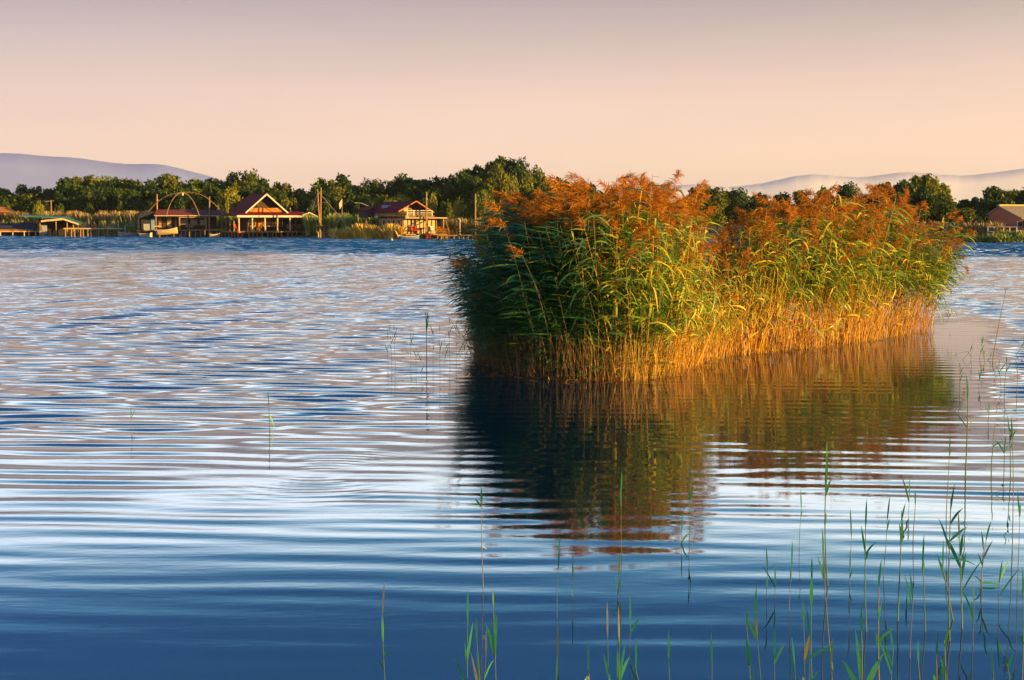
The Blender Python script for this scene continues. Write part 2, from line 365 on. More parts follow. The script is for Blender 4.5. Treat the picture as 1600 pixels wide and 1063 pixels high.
ridge('mountains', 'low hazy hill just right of the reed island plumes', 8000,
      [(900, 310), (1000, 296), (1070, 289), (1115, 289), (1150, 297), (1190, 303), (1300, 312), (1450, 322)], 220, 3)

# ------------------------------------------------------------------ leaf clouds, trees, bushes
def crown_mesh(name, m, seed, nl=11, n=2600, wid=.42, leaf=.032, zlo=.16, lob=(.12, .22), flat=1.0):
    rng = np.random.default_rng(seed); cs = []
    for k in range(nl):
        z = rng.uniform(zlo + .12, .84); f = (z - zlo) / (1 - zlo)
        rad = wid * math.sqrt(max(.05, 1 - (abs(f - .42) / .62) ** 2)) * rng.uniform(.35, .85); a = rng.uniform(0, 6.28)
        cs.append((rad * math.cos(a), rad * math.sin(a), z, rng.uniform(*lob) * 1.12))
    for zc in (.35, .5, .64, .76): cs.append((rng.normal(0, .05), rng.normal(0, .05), zc, lob[1] * .85))
    cs.append((rng.normal(0, .05), rng.normal(0, .05), .88 - lob[0] * .3, lob[0] * 1.05))
    cs = np.array(cs); w = cs[:, 3] ** 2; w /= w.sum()
    idx = rng.choice(len(cs), n, p=w)
    d = rng.normal(size=(n, 3)); d /= np.linalg.norm(d, axis=1)[:, None]
    rr = cs[idx, 3] * (rng.uniform(.25, 1.0, n) ** .5) * rng.uniform(.85, 1.18, n) * np.where(rng.uniform(0, 1, n) < .12, rng.uniform(1.0, 1.45, n), 1)
    c = cs[idx, :3] + d * rr[:, None] * np.array([1, 1, .8 * flat]); c[:, 2] = np.clip(c[:, 2], .03, None)
    nrm = d * .6 + rng.normal(size=(n, 3)) * .6 + np.array([0, 0, .25]); nrm /= np.linalg.norm(nrm, axis=1)[:, None]
    t = np.cross(nrm, rng.normal(size=(n, 3))); t /= np.linalg.norm(t, axis=1)[:, None]; b = np.cross(nrm, t)
    s = leaf * rng.uniform(.6, 1.35, n)[:, None]; e = rng.uniform(.45, .9, n)[:, None]
    V = np.stack([c - t * s, c - b * s * e, c + t * s, c + b * s * e], axis=1).reshape(-1, 3)
    Q = np.arange(4 * n).reshape(-1, 4)
    lobt = rng.uniform(0, 1, len(cs))[idx]
    tint = np.clip(lobt * .75 + rng.uniform(0, .3, n), 0, 1)  # clump tones spread wide to stand in for light and shade on crowns
    return np_mesh(name, V, Q, m, np.repeat(tint, 4))
def trunk_mesh(seed):
    rng = random.Random(seed); mb = MB()
    mb.tube([(0, 0, -.03), (.008, .004, .2), (-.006, .01, .45), (.01, 0, .8)], .028, 7, .006)
    for k in range(6):
        a = rng.uniform(0, 6.28); z = rng.uniform(.2, .5); L = rng.uniform(.18, .3)
        mb.tube([(0, 0, z), (math.cos(a)*L*.5, math.sin(a)*L*.5, z + L*.5), (math.cos(a)*L, math.sin(a)*L, z + L*1.1)], .012, 5, .003)
    me = bpy.data.meshes.new('trunk'); me.from_pydata(mb.v, [], mb.f); me.materials.append(M['bark']); return me
TRUNKS = [trunk_mesh(k) for k in range(3)]
SHAPES = [dict(nl=11, wid=.40), dict(nl=15, wid=.34, lob=(.10, .19)), dict(nl=9, wid=.46, lob=(.14, .24)), dict(nl=13, wid=.28, lob=(.09, .16)), dict(nl=17, wid=.42, lob=(.09, .16)), dict(nl=10, wid=.33, lob=(.12, .2))]
CROWNS = {}
for mk in ('crown_dark', 'crown_olive', 'crown_yellow'):
    for i, s in enumerate(SHAPES): CROWNS[mk, i] = crown_mesh('crown', M[mk], 10 * i + len(mk), n=3800, **s)
    CROWNS[mk, 'bush'] = crown_mesh('bush', M[mk], 77 + len(mk), nl=10, n=1900, wid=.62, leaf=.05, zlo=-.1, lob=(.2, .34))
    CROWNS[mk, 'bush2'] = crown_mesh('bush', M[mk], 99 + len(mk), nl=14, n=1900, wid=.5, leaf=.045, zlo=-.1, lob=(.16, .28))
rt = random.Random(7)
SEG = [(-50, 100, 'above the left boathouses'), (100, 232, 'behind the hut with the orange gable'), (232, 345, 'behind the fishing hut with arched poles'),
       (345, 470, 'behind the big red gabled stilt house'), (470, 575, 'behind the gold and green reed bank'), (575, 690, 'behind the balcony house'),
       (690, 830, 'left of the reed island plumes'), (830, 1075, 'half hidden behind the orange plumes'), (1075, 1235, 'seen over the dip in the reed island'), (1235, 1350, 'over the middle of the reed island'),
       (1350, 1500, 'above the right end of the reed island'), (1500, 1700, 'beside the brick lake house')]
def seg(px): return next(s[2] for s in SEG if s[0] <= px < s[1])
LOOK = {'crown_dark': 'dark green', 'crown_olive': 'olive green', 'crown_yellow': 'yellow green'}
items = []                                                    # (px, kind, look, row word, root object)
def tree(px, topy, Y, mk, wpx, shape=None, row='tall'):
    s = shape if shape is not None else rt.randrange(len(SHAPES))
    base = W(px, 350, Y); base.z = .8; h = zat(topy, Y) - .8; wid = 1.45 * wpx * Y / F / (2.25 * SHAPES[s]['wid'])
    o = empty('tree', base, rt.uniform(0, 6.28))
    c = link_mesh('crown', CROWNS[mk, s], o); c.scale = (wid * rt.uniform(.9, 1.1), wid, h / .98)
    t = link_mesh('trunk', TRUNKS[rt.randrange(3)], o); t.scale = (wid * .8, wid * .8, h)
    items.append((px, 'tree', mk, row, o)); return o
def bush(px, topy, Y, mk, wpx, var='bush', row='bush'):
    base = W(px, 350, Y); base.z = .5; h = zat(topy, Y) - .5; wid = wpx * Y / F / 1.5
    o = link_mesh('bush', CROWNS[mk, var], None, base); o.scale = (wid, wid * rt.uniform(.8, 1.2), h / .95); o.rotation_euler = (0, 0, rt.uniform(0, 6.28))
    items.append((px, 'bush', mk, row, o)); return o
D_, O_, Y_ = 'crown_dark', 'crown_olive', 'crown_yellow'
TREES = [(-22, 290, O_, 40), (4, 291, O_, 34), (33, 285, D_, 38), (62, 287, D_, 36), (86, 291, D_, 30), (106, 274, D_, 38), (129, 271, O_, 46), (158, 274, Y_, 42), (183, 272, D_, 36), (205, 277, O_, 34), (222, 287, D_, 30),
         (243, 279, D_, 40), (272, 271, O_, 46), (297, 277, D_, 36), (318, 276, O_, 38), (340, 275, D_, 34), (365, 267, D_, 44), (392, 272, O_, 40), (418, 276, D_, 36), (442, 282, O_, 34), (466, 292, D_, 32),
         (490, 283, D_, 34), (513, 276, O_, 38), (538, 269, D_, 46), (563, 288, O_, 34), (586, 279, D_, 38), (612, 281, D_, 40), (637, 276, D_, 36), (660, 277, O_, 36), (684, 273, D_, 38), (706, 271, D_, 36),
         (724, 262, D_, 40), (746, 252, D_, 46), (768, 262, O_, 34), (784, 238, D_, 66, 4), (800, 246, D_, 44), (824, 265, O_, 34), (846, 267, O_, 38), (872, 272, D_, 36), (900, 280, D_, 36), (930, 284, D_, 36),
         (1084, 291, D_, 34), (1110, 291, O_, 38), (1138, 297, D_, 32), (1160, 303, D_, 30), (1186, 297, D_, 24), (1215, 303, D_, 26), (1252, 297, O_, 30), (1284, 288, Y_, 26, 3), (1313, 288, D_, 28), (1346, 300, D_, 26),
         (1385, 280, D_, 34), (1412, 276, D_, 38), (1436, 269, O_, 44), (1462, 274, Y_, 34, 3), (1478, 300, O_, 34), (1500, 318, D_, 26), (1524, 305, D_, 36), (1552, 288, D_, 36, 1), (1578, 295, O_, 28, 3), (1599, 294, D_, 30, 3), (1630, 292, D_, 40)]
for t in TREES:
    px, ty, mk, wp = t[:4]; tree(px, ty, shoreY(px) + rt.uniform(26, 36), mk, wp, t[4] if len(t) > 4 else None)
px = -30                                                      # a second, lower row in front of the skyline trees
while px < 960:
    tree(px, np.interp(px, [t[0] for t in TREES], [t[1] for t in TREES]) + rt.uniform(12, 24), shoreY(px) + rt.uniform(17, 24), rt.choice((D_, D_, D_, O_, O_, Y_)), rt.uniform(28, 42), row='lower'); px += rt.uniform(20, 28)
for px in (1080, 1120, 1165, 1200, 1370, 1400, 1440, 1470, 1510, 1540, 1572): tree(px, np.interp(px, [t[0] for t in TREES], [t[1] for t in TREES]) + rt.uniform(10, 18), shoreY(px) + rt.uniform(16, 22), rt.choice((D_, D_, O_)), 32, row='lower')
px = -20
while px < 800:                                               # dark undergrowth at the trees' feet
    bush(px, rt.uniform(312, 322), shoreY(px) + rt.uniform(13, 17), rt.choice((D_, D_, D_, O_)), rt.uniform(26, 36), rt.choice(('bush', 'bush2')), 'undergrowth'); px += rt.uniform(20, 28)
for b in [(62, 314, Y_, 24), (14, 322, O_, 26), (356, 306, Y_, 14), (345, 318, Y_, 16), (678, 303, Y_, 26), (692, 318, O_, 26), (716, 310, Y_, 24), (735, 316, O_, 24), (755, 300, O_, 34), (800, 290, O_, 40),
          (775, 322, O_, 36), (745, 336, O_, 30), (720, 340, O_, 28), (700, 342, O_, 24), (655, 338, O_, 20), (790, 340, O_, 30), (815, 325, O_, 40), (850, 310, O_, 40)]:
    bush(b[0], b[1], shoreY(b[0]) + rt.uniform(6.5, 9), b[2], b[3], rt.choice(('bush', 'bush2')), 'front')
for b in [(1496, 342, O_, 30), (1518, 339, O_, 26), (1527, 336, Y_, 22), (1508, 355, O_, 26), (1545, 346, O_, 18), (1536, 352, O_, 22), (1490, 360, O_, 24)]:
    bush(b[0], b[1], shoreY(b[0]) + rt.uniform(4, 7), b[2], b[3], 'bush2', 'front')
ROWN = {'tall': ('skyline tree', 'skyline trees on the far shore'), 'lower': ('lower tree', 'lower trees in front of the skyline trees'), 'undergrowth': ('undergrowth bush', 'undergrowth bushes below the far trees'), 'front': ('sunlit front bush', 'bushes near the far waterline')}
cnt = {}
for px, k, mk, row, o in sorted(items, key=lambda t: t[0]):
    key = (seg(px), row, mk); i = cnt.get(key, 0); cnt[key] = i + 1
    o['_k'] = i
for px, k, mk, row, o in items:
    key = (seg(px), row, mk); i = o['_k']; del o['_k']; nn, gg = ROWN[row]
    tag(o, (f'{LOOK[mk]} {nn} {key[0]}' if cnt[key] == 1 else f'{LOOK[mk]} {nn} {key[0]}, {ORD[i]} from left'), k, gg)

# ------------------------------------------------------------------ reed beds on the far shore (nobody could count them)
def reedbed(name, label, spots, m, seed, tip=None):
    """spots: (px0, px1, y_base_offset0, y_base_offset1, height lo, height hi, count)"""
    rng = np.random.default_rng(seed); Vs, Ts = [], []
    for p0, p1, d0, d1, h0, h1, n in spots:
        px = rng.uniform(p0, p1, n); Y = np.interp(px, SHX, SHD) + rng.uniform(d0, d1, n); X = (px - 800) / F * Y
        clump = .5 + .5 * np.sin(px * .21 + 2 * np.sin(px * .07)); h = rng.uniform(h0, h1, n) * (.82 + .22 * clump)
        w = rng.uniform(.05, .11, n); lx = rng.normal(-.1, .45, n); ly = rng.normal(0, .3, n); a = rng.uniform(0, 3.14, n)
        dx, dy = np.cos(a) * w, np.sin(a) * w
        z0 = np.where(Y - np.interp(px, SHX, SHD) > 1.5, .2, -.3)
        base = np.stack([X, Y, z0], 1); top = np.stack([X + lx, Y + ly, z0 + h], 1); mid = base * .45 + top * .55; mid[:, 0] -= lx * .2
        o = np.stack([dx, dy, np.zeros(n)], 1)
        Vs.append(np.stack([base - o, base + o, mid + o, mid - o, mid - o, mid + o, top + o * .25, top - o * .25], 1).reshape(-1, 3))
        Ts.append(np.repeat(np.clip(clump * .45 + rng.uniform(0, .6, n), 0, 1), 8))
    V = np.concatenate(Vs); Q = np.arange(len(V)).reshape(-1, 4)
    return tag(link_mesh(name, np_mesh(name, V, Q, m, np.concatenate(Ts))), label, kind='stuff')
reedbed('shore_reeds', 'tan topped reed bed behind the left boathouses and pier', [(-60, 245, 5, 15, 3.2, 3.9, 9000)], M['shore_tan'], 1)
reedbed('shore_reeds', 'green reed fringe around the boathouses and stilt houses', [(-60, 40, 2.5, 6, 1.2, 2.6, 1500), (130, 260, 3, 7, 1.2, 2.5, 1800), (480, 640, 2, 9, 2.2, 3.4, 5200), (340, 500, 9, 14, 2.4, 3.4, 2500)], M['shore_green'], 2)
reedbed('shore_reeds', 'golden reed bank at the waterline between the two red roofed houses', [(556, 630, -11.5, -9.0, 1.5, 2.4, 3600), (522, 560, -9.5, -7.0, .8, 1.9, 900)], M['shore_gold'], 3)
reedbed('shore_reeds', 'brownish green reeds behind the jetty near the island', [(640, 900, 1.5, 8, 1.4, 2.7, 5200)], M['shore_tan'], 4)
reedbed('shore_reeds', 'low green reeds on the right bank by the brick house', [(1440, 1600, -.2, 3.5, .6, 1.4, 3000)], M['shore_green'], 5)
reedbed('shore_reeds', 'dry brown reeds under the bushes of the right bank', [(1440, 1560, 2, 6, 1.4, 2.2, 2200)], M['shore_tan'], 6)

# ------------------------------------------------------------------ buildings, boats and jetties on the far shore
class Site:
    """a building plot: local u along its front, v into its depth, z up; pixels of the photo give its real measures"""
    def __init__(s, name, px0, Y, yaw, label, cat, group=None):
        s.px0, s.Y, s.k, s.yaw = px0, Y, Y / F, R(yaw)
        p = W(px0, 348, Y); p.z = 0
        s.o = tag(empty(name, p, R(yaw)), label, cat, group)
    def u(s, px): return (px - s.px0) * s.k / math.cos(s.yaw)
    def z(s, py): return zat(py, s.Y)
    def part(s, name, m, mb, parent=None): return mb.build(name, M[m], parent or s.o)
def pile_row(s, pxs, py0, v, r=.09, m='wood', top=None):
    for p in pxs:
        s.part('pile', m, MB().tube([(s.u(p), v, -.6), (s.u(p) + .02, v, s.z(py0) if top is None else top)], r, 6))

# main red gabled stilt house ---------------------------------------------------------------
s = Site('stilt_house', 427, 203, 26, 'large stilt house with dark maroon gabled roof, white bargeboards and open veranda', 'house'); u, z = s.u, s.z
zd = z(361.5)
s.part('deck', 'wood', MB().box(u(373), u(500), -.9, 8.5, zd - .16, zd))
pile_row(s, [375, 380, 390, 396, 402, 409, 417, 424, 429, 437, 446, 452, 459, 469, 478, 486, 493, 498], 361, -.6, top=zd - .165)
pile_row(s, [376, 386, 398, 412, 428, 442, 456, 470, 484, 496], 361, 1.6, top=zd - .165)
for v in (2.5, 4.3, 6.1, 8.1): s.part('pile', 'wood', MB().tube([(u(374.5), v, -.6), (u(374.5), v, zd - .165)], .09, 6))
zf0, zf1 = z(340), z(337)
for p in (378, 397, 415, 433, 451, 478, 487): s.part('post', 'wood_pale', MB().bar((u(p), -.05, zd), (u(p), -.05, zf0 + .03), .17))
for v in (2.2, 4.4, 6.6): s.part('post', 'wood', MB().bar((u(377), v, zd), (u(377), v, zf0 + .03), .15))
for p in (465, 476): s.part('post', 'wood', MB().bar((u(p), 1.8, zd), (u(p), 1.8, zf0 + .2), .13))
gx0, gx1, ga, gv = u(393), u(450), u(421.5), 1.3
zg, za = z(329.5), z(302.5)
# walls behind the veranda, closed gable recess
s.part('wall', 'wood_dark', MB().box(u(398), u(462), 3.0, 3.15, zd, zg - .1).box(u(398), u(398) + .15, 3.15, 8.0, zd, zg - .1).box(u(462) - .15, u(462), 3.15, 8.0, zd, zg - .1))
s.part('wall', 'wood_dark', MB().add([(gx0 + .4, gv + 1.2, zg), (gx1 - .4, gv + 1.2, zg), (ga, gv + 1.2, za - .35), (gx0 + .4, gv + 1.35, zg), (gx1 - .4, gv + 1.35, zg), (ga, gv + 1.35, za - .35)], [(0, 1, 2), (5, 4, 3), (0, 3, 4, 1), (1, 4, 5, 2), (2, 5, 3, 0)]))
s.part('wall', 'orange', MB().box(u(398), u(445), gv + .25, gv + .37, z(331.5), z(325)))
for p in (405, 426, 444):
    f = s.part('window', 'wood_pale', MB().box(u(p) - .55, u(p) + .55, 2.93, 2.995, zd + .7, zd + 1.75)); s.part('pane', 'glass', MB().box(u(p) - .47, u(p) + .47, 2.90, 2.928, zd + .78, zd + 1.67), f)
s.part('door', 'orange', MB().box(u(415) - .45, u(415) + .45, 2.92, 2.995, zd, zd + 1.95))
# main gable roof, two slopes, and white bargeboards
rl = 9.0; ov = .15
def slope(x_e, z_e, x_r, z_r, v0, v1): return [(x_e, v0, z_e), (x_e, v1, z_e), (x_r, v1, z_r), (x_r, v0, z_r)]
s.part('roof', 'maroon', MB().slab(slope(gx0 - .25, zg - .22, ga, za, gv - .1, gv + rl), .1).slab(slope(gx1 + .25, zg - .22, ga, za, gv - .1, gv + rl), .1))
bb = MB()
for x_e in (gx0 - .28, gx1 + .28): bb.slab([(x_e, gv - .2, zg - .25), (x_e, gv - .104, zg - .25), (ga, gv - .104, za + .05), (ga, gv - .2, za + .05)], .2)
s.part('bargeboard', 'white', bb)
# skirt roof over the veranda: front, left, right
e0, e1, vf = u(374), u(488), -.45; zi = zg - .12
s.part('veranda_roof', 'maroon', MB().slab([(e0, vf, zf1), (e1, vf, zf1), (u(470), 2.1, zi), (gx0 - .1, 2.1, zi)], .08)
       .slab([(e0 - .004, vf, zf1), (gx0 - .104, 2.1, zi), (gx0 - .104, 9.6, zi), (e0 - .004, 9.6, zf1)], .08).slab([(e1 + .004, vf, zf1), (e1 + .004, 8, zf1), (u(470) + .004, 8, zi), (u(470) + .004, 2.1, zi)], .08)
       .slab([(gx1 + .3, 2.105, zi), (u(470), 2.105, zi), (u(470), 7.9, zi + .04), (gx1 + .3, 7.9, zi + .04)], .08))
s.part('fascia', 'white', MB().box(e0, e1, vf - .06, vf - .004, zf0, zf1 + .02))
# small porch gable at the right end
pa, pl, pr = u(477.5), u(467), u(496)
s.part('porch_roof', 'maroon', MB().slab([(pl, -.7, z(336)), (pl, 3, z(336)), (pa, 3, z(331.8)), (pa, -.7, z(331.8))], .07).slab([(pr, -.7, z(341.5)), (pr, 3, z(341.5)), (pa + .002, 3, z(331.8)), (pa + .002, -.7, z(331.8))], .07))
s.part('porch_bargeboard', 'white', MB().slab([(pl, -.78, z(336) + .02), (pl, -.704, z(336) + .02), (pa, -.704, z(331.8) + .03), (pa, -.78, z(331.8) + .03)], .14).slab([(pr, -.78, z(341.5) + .02), (pr, -.704, z(341.5) + .02), (pa, -.704, z(331.8) + .03), (pa, -.78, z(331.8) + .03)], .14))
s.part('post', 'wood_pale', MB().bar((u(493), -.5, zd), (u(490), -.5, z(340)), .15))
s.part('bench', 'wood', MB().box(u(452), u(478), 1.5, 1.9, zd + .35, zd + .45).box(u(452), u(478), 1.9, 1.98, zd + .35, zd + .95))
s.part('chimney_pipe', 'metal', MB().tube([(u(470), 6, zi), (u(470), 6, z(324))], .07, 8))
ld = MB()
for p in (359, 365): ld.bar((u(p) + 1.6, -1.0, 0), (u(p) + 1.6, -1.0, zd + .1), .07)
for q in (.2, .5, .8): ld.bar((u(359) + 1.6, -1.0, q), (u(365) + 1.6, -1.0, q), .05)
s.part('ladder', 'red', ld)
main = s
def chair(name, label, cat, pos, rz, m, group=None):
    o = tag(empty(name, pos, rz), label, cat, group)
    MB().box(-.24, .24, -.24, .24, .40, .45).build('seat', M[m], o); MB().slab([(-.24, .22, .451), (.24, .22, .451), (.24, .34, .98), (-.24, .34, .98)], .04).build('backrest', M[m], o)
    for a in (-.2, .2):
        for b in (-.2, .2): MB().bar((a, b, 0), (a, b, .40), .05).build('leg', M[m], o)
    return o
def table(label, pos, rz, m, L=1.6, w=.8, group=None):
    o = tag(empty('table', pos, rz), label, 'table', group)
    MB().box(-L/2, L/2, -w/2, w/2, .70, .76).build('table_top', M[m], o)
    for a in (-L/2 + .12, L/2 - .12):
        for b in (-w/2 + .1, w/2 - .1): MB().bar((a, b, 0), (a, b, .70), .07).build('leg', M[m], o)
    return o
def at(site, uu, vv, zz): return site.o.matrix_basis @ Vector((uu, vv, zz)) if False else Matrix.Translation(site.o.location) @ Matrix.Rotation(site.yaw, 4, 'Z') @ Vector((uu, vv, zz))
chair('chair', 'red chair at the left corner of the big stilt house veranda', 'chair', at(s, u(381), 2.4, zd), R(60), 'red', 'red veranda chairs')
chair('chair', 'red chair further back beside the left veranda posts', 'chair', at(s, u(383), 3.6, zd), R(100), 'red', 'red veranda chairs')
chair('deck_chair', 'orange reclining chair between the second and third veranda posts', 'chair', at(s, u(408), .9, zd), R(-70), 'orange')
table('pale long table on the veranda right of the orange chair', at(s, u(428), 1.3, zd), s.yaw, 'wood_pale', 2.0)
table('dark table at the right end of the big stilt house veranda', at(s, u(466), .7, zd), s.yaw, 'wood_dark', 1.6)

# lift-net platform right of the house -------------------------------------------------------
s = Site('net_platform', 507, 200, 10, 'small railed wooden platform on stilts beside the big stilt house', 'platform'); u, z = s.u, s.z
zp = z(362)
s.part('deck', 'wood', MB().box(u(494.5), u(519), -.6, 1.6, zp - .14, zp))
pile_row(s, [497, 502, 506, 513.5], 362, -.45, .1, 'wood_pale', zp - .145); pile_row(s, [500, 510, 517], 362, 1.4, .1, 'wood', zp - .145)
rl_ = MB().box(u(494), u(520.5), -.62, -.5, z(353.2), z(352)).box(u(494), u(520.5), 1.45, 1.55, z(353.2), z(352))
for p in (494.6, 506, 514, 517.8): rl_.bar((u(p), -.56, zp + .003), (u(p), -.56, z(353.3)), .1)
for p in (495, 507, 518): rl_.bar((u(p), 1.5, zp + .003), (u(p), 1.5, z(353.3)), .09)
s.part('railing', 'wood', rl_)
s = Site('lift_net_mast', 499.5, 199, 0, 'tall twin wooden mast with stayed rods standing at the small railed platform', 'mast'); u, z = s.u, s.z
s.part('pole', 'wood', MB().tube([(u(501), -.2, -.5), (u(497), -.2, z(296))], .13, 7, .09))
s.part('pole', 'wood', MB().tube([(u(500.5), .15, z(352)), (u(502), .15, z(293))], .12, 7, .09))
s.part('boom', 'wood_pale', MB().tube([(u(498), -.2, z(300)), (u(530), -5, z(330)), (u(548), -8, z(346))], .05, 5, .03))
s.part('boom', 'metal', MB().tube([(u(484), 3, z(325)), (u(500), 0, z(318.5)), (u(508), -1, z(316.5)), (u(514), -2, z(317.5))], .04, 5, .03))
for a, b in ((478, 327), (481, 330), (490, 322)): s.part('stay', 'rope', MB().tube([(u(497.5), -.1, z(301)), (u(a), 3.5, z(b))], .03, 4))
s.part('stay', 'rope', MB().tube([(u(520), -1, z(352)), (u(536), -2, z(342))], .03, 4))

# fishing hut with the arched lift net ---------------------------------------------------------
s = Site('fishing_hut', 285, 208, 12, 'long low fishing hut with faded red roof and cluttered front deck', 'hut'); u, z = s.u, s.z
zd = z(359)
s.part('deck', 'wood', MB().box(u(243), u(345), -.8, 5.5, zd - .15, zd))
pile_row(s, [251, 262, 272, 283, 289, 295, 304, 312, 318, 327, 336, 343], 360, -.6, .08, 'wood', zd - .155); pile_row(s, [247, 258, 268, 280, 300, 322, 338], 360, 1.5, .08, 'wood_dark', zd - .155)
s.part('wall', 'wood_dark', MB().box(u(246), u(336), 2.4, 2.55, zd, z(337)).box(u(246), u(246) + .15, 2.55, 5.4, zd, z(334)))
for a, b, m in ((248, 253, 'wood'), (255, 260, 'wood_dark'), (262, 268, 'cream'), (273, 276, 'wood'), (289, 293, 'grey'), (297, 301, 'grey'), (306, 312, 'wood_dark')):
    s.part('wall_panel', m, MB().box(u(a), u(b), 2.34, 2.396, zd + .3, z(340)))
for a in (286, 302, 316):
    w_ = s.part('window', 'wood', MB().box(u(a) - .5, u(a) + .5, 2.27, 2.335, zd + .6, zd + 1.5)); s.part('pane', 'glass', MB().box(u(a) - .43, u(a) + .43, 2.24, 2.268, zd + .67, zd + 1.43), w_)
s.part('roof', 'maroon2', MB().slab([(u(243), -.5, z(337.2)), (u(350), -.5, z(337.2)), (u(346), 3.6, z(327.5)), (u(246), 3.6, z(327.5))], .08).slab([(u(243), 6, z(334)), (u(350), 6, z(334)), (u(346), 3.605, z(327.5)), (u(246), 3.605, z(327.5))], .08))
s.part('fascia', 'wood_pale', MB().box(u(244), u(349), -.56, -.504, z(338), z(336.7)))
fr = MB()
for a in (281, 320): fr.box(u(a) - .1, u(a) + .1, -.5, -.32, zd, z(339.5))
fr.box(u(282), u(319), -.49, -.34, z(340.5), z(339.2)).box(u(282), u(319), -.49, -.34, z(351), z(350)).box(u(295) - .06, u(295) + .06, -.47, -.36, zd, z(351.1))
s.part('post_frame', 'wood', fr)
s.part('post', 'wood', MB().bar((u(246.5), -.45, zd), (u(246.5), -.45, z(338)), .14)); s.part('post', 'wood', MB().bar((u(344), -.45, zd), (u(344), -.45, z(338)), .14))
s.part('rail', 'wood_pale', MB().box(u(243), u(254), -.75, -.6, z(354.5), z(353)).box(u(325), u(350), -.75, -.65, z(359.6), z(358.6)))
hut = s
s = Site('net_shed', 229, 209, 20, 'dark net covered shed at the left end of the fishing hut', 'shed'); u, z = s.u, s.z
zs = z(360)
s.part('wall', 'net', MB().add([(u(216), -.5, zs), (u(240), -.5, zs), (u(242), -.5, z(332)), (u(230), -.5, z(328)), (u(215), -.5, z(335)), (u(216), 3, zs), (u(240), 3, zs), (u(242), 3, z(332)), (u(230), 3, z(328)), (u(215), 3, z(335))],
       [(0,1,2,3,4), (9,8,7,6,5), (0,5,6,1), (1,6,7,2), (2,7,8,3), (3,8,9,4), (4,9,5,0)]))
s.part('door', 'blue', MB().box(u(235), u(240), -.56, -.504, zs, z(342))); s.part('wall_panel', 'grey', MB().box(u(224), u(233), -.555, -.504, zs, z(350)))
s.part('deck', 'wood_dark', MB().box(u(214), u(243), -.7, 3.2, zs - .14, zs - .004)); pile_row(s, [216, 223, 231, 238], 361, -.4, .09, 'wood_dark', zs - .145)
def arch(name, label, pts, Y, dv, r, extra=None):
    base = W(pts[0][0], pts[0][1], Y); o = tag(empty(name, (base.x, Y, 0)), label, 'arched pole', 'arched poles of the lift net over the fishing hut')
    P = []; n = 24
    q = [W(a, b, Y) for a, b in pts]
    for i in range(n + 1):
        t = i / n * (len(q) - 1); k = min(int(t), len(q) - 2); f = t - k
        p0, p1, p2, p3 = q[max(k-1, 0)], q[k], q[k+1], q[min(k+2, len(q)-1)]
        p = .5 * ((2*p1) + (p2-p0)*f + (2*p0-5*p1+4*p2-p3)*f*f + (3*p1-p0-3*p2+p3)*f**3)
        P.append((p.x - base.x, dv * (i / n - .5), p.z))
    MB().tube(P, r, 6).build('rib', M['wood'], o)
    return o
arch('lift_net_arch', 'tall narrow bright arched pole above the fishing hut roof', [(261.5, 339), (264, 328), (269, 315), (276, 305), (284, 301), (292, 304), (300, 313), (306, 326), (310, 338)], 206, 1.5, .06)
a2 = arch('lift_net_arch', 'wide low arched pole crossing behind the narrow arch of the fishing hut', [(219, 345), (227, 333), (240, 319), (254, 309), (270, 303), (288, 300.5), (306, 302), (322, 308), (338, 320), (348, 330), (353, 336)], 207.5, -3, .06)
b_ = W(219, 345, 207.5); c_ = W(284, 304, 207)
MB().tube([(c_.x - b_.x, 0, c_.z + .3), (c_.x - b_.x, 0, c_.z - .15)], .16, 7).build('pulley', M['white'], a2)
for nm, lb, pts, r in (('mooring_pole', 'thick tall orange lit pole at the left front of the fishing hut', [(245, 371), (245.2, 303.5)], .15), ('mooring_pole', 'tall straight pole at the right front of the fishing hut', [(326.5, 371), (327.3, 307)], .12),
                       ('mooring_pole', 'slim pale post between the pier end and the net shed', [(189, 354), (188.6, 330)], .09), ('mooring_pole', 'tall grey pole in front of the balcony house', [(666, 375), (666.3, 300)], .13),
                       ('mooring_pole', 'tall pole at the far end of the jetty nearest the reed island', [(742.5, 374), (742.8, 303)], .12)):
    Y = shoreY(pts[0][0]) - (8.5 if pts[0][0] > 600 else 2.2 if pts[0][0] > 200 else -6); p = W(pts[0][0], 348, Y); o = tag(empty(nm, (p.x, Y, 0)), lb, 'pole', 'tall poles along the far waterline')
    q = W(pts[1][0], pts[1][1], Y); MB().tube([(0, 0, -.6), (q.x - p.x, 0, q.z)], r, 8, r * .75).build('pole', M['wood'], o)
    MB().tube([(q.x - p.x - .0, 0, q.z - 1.0), (q.x - p.x, 0, q.z - .8)], r * 1.15, 8).build('band', M['rope'], o)

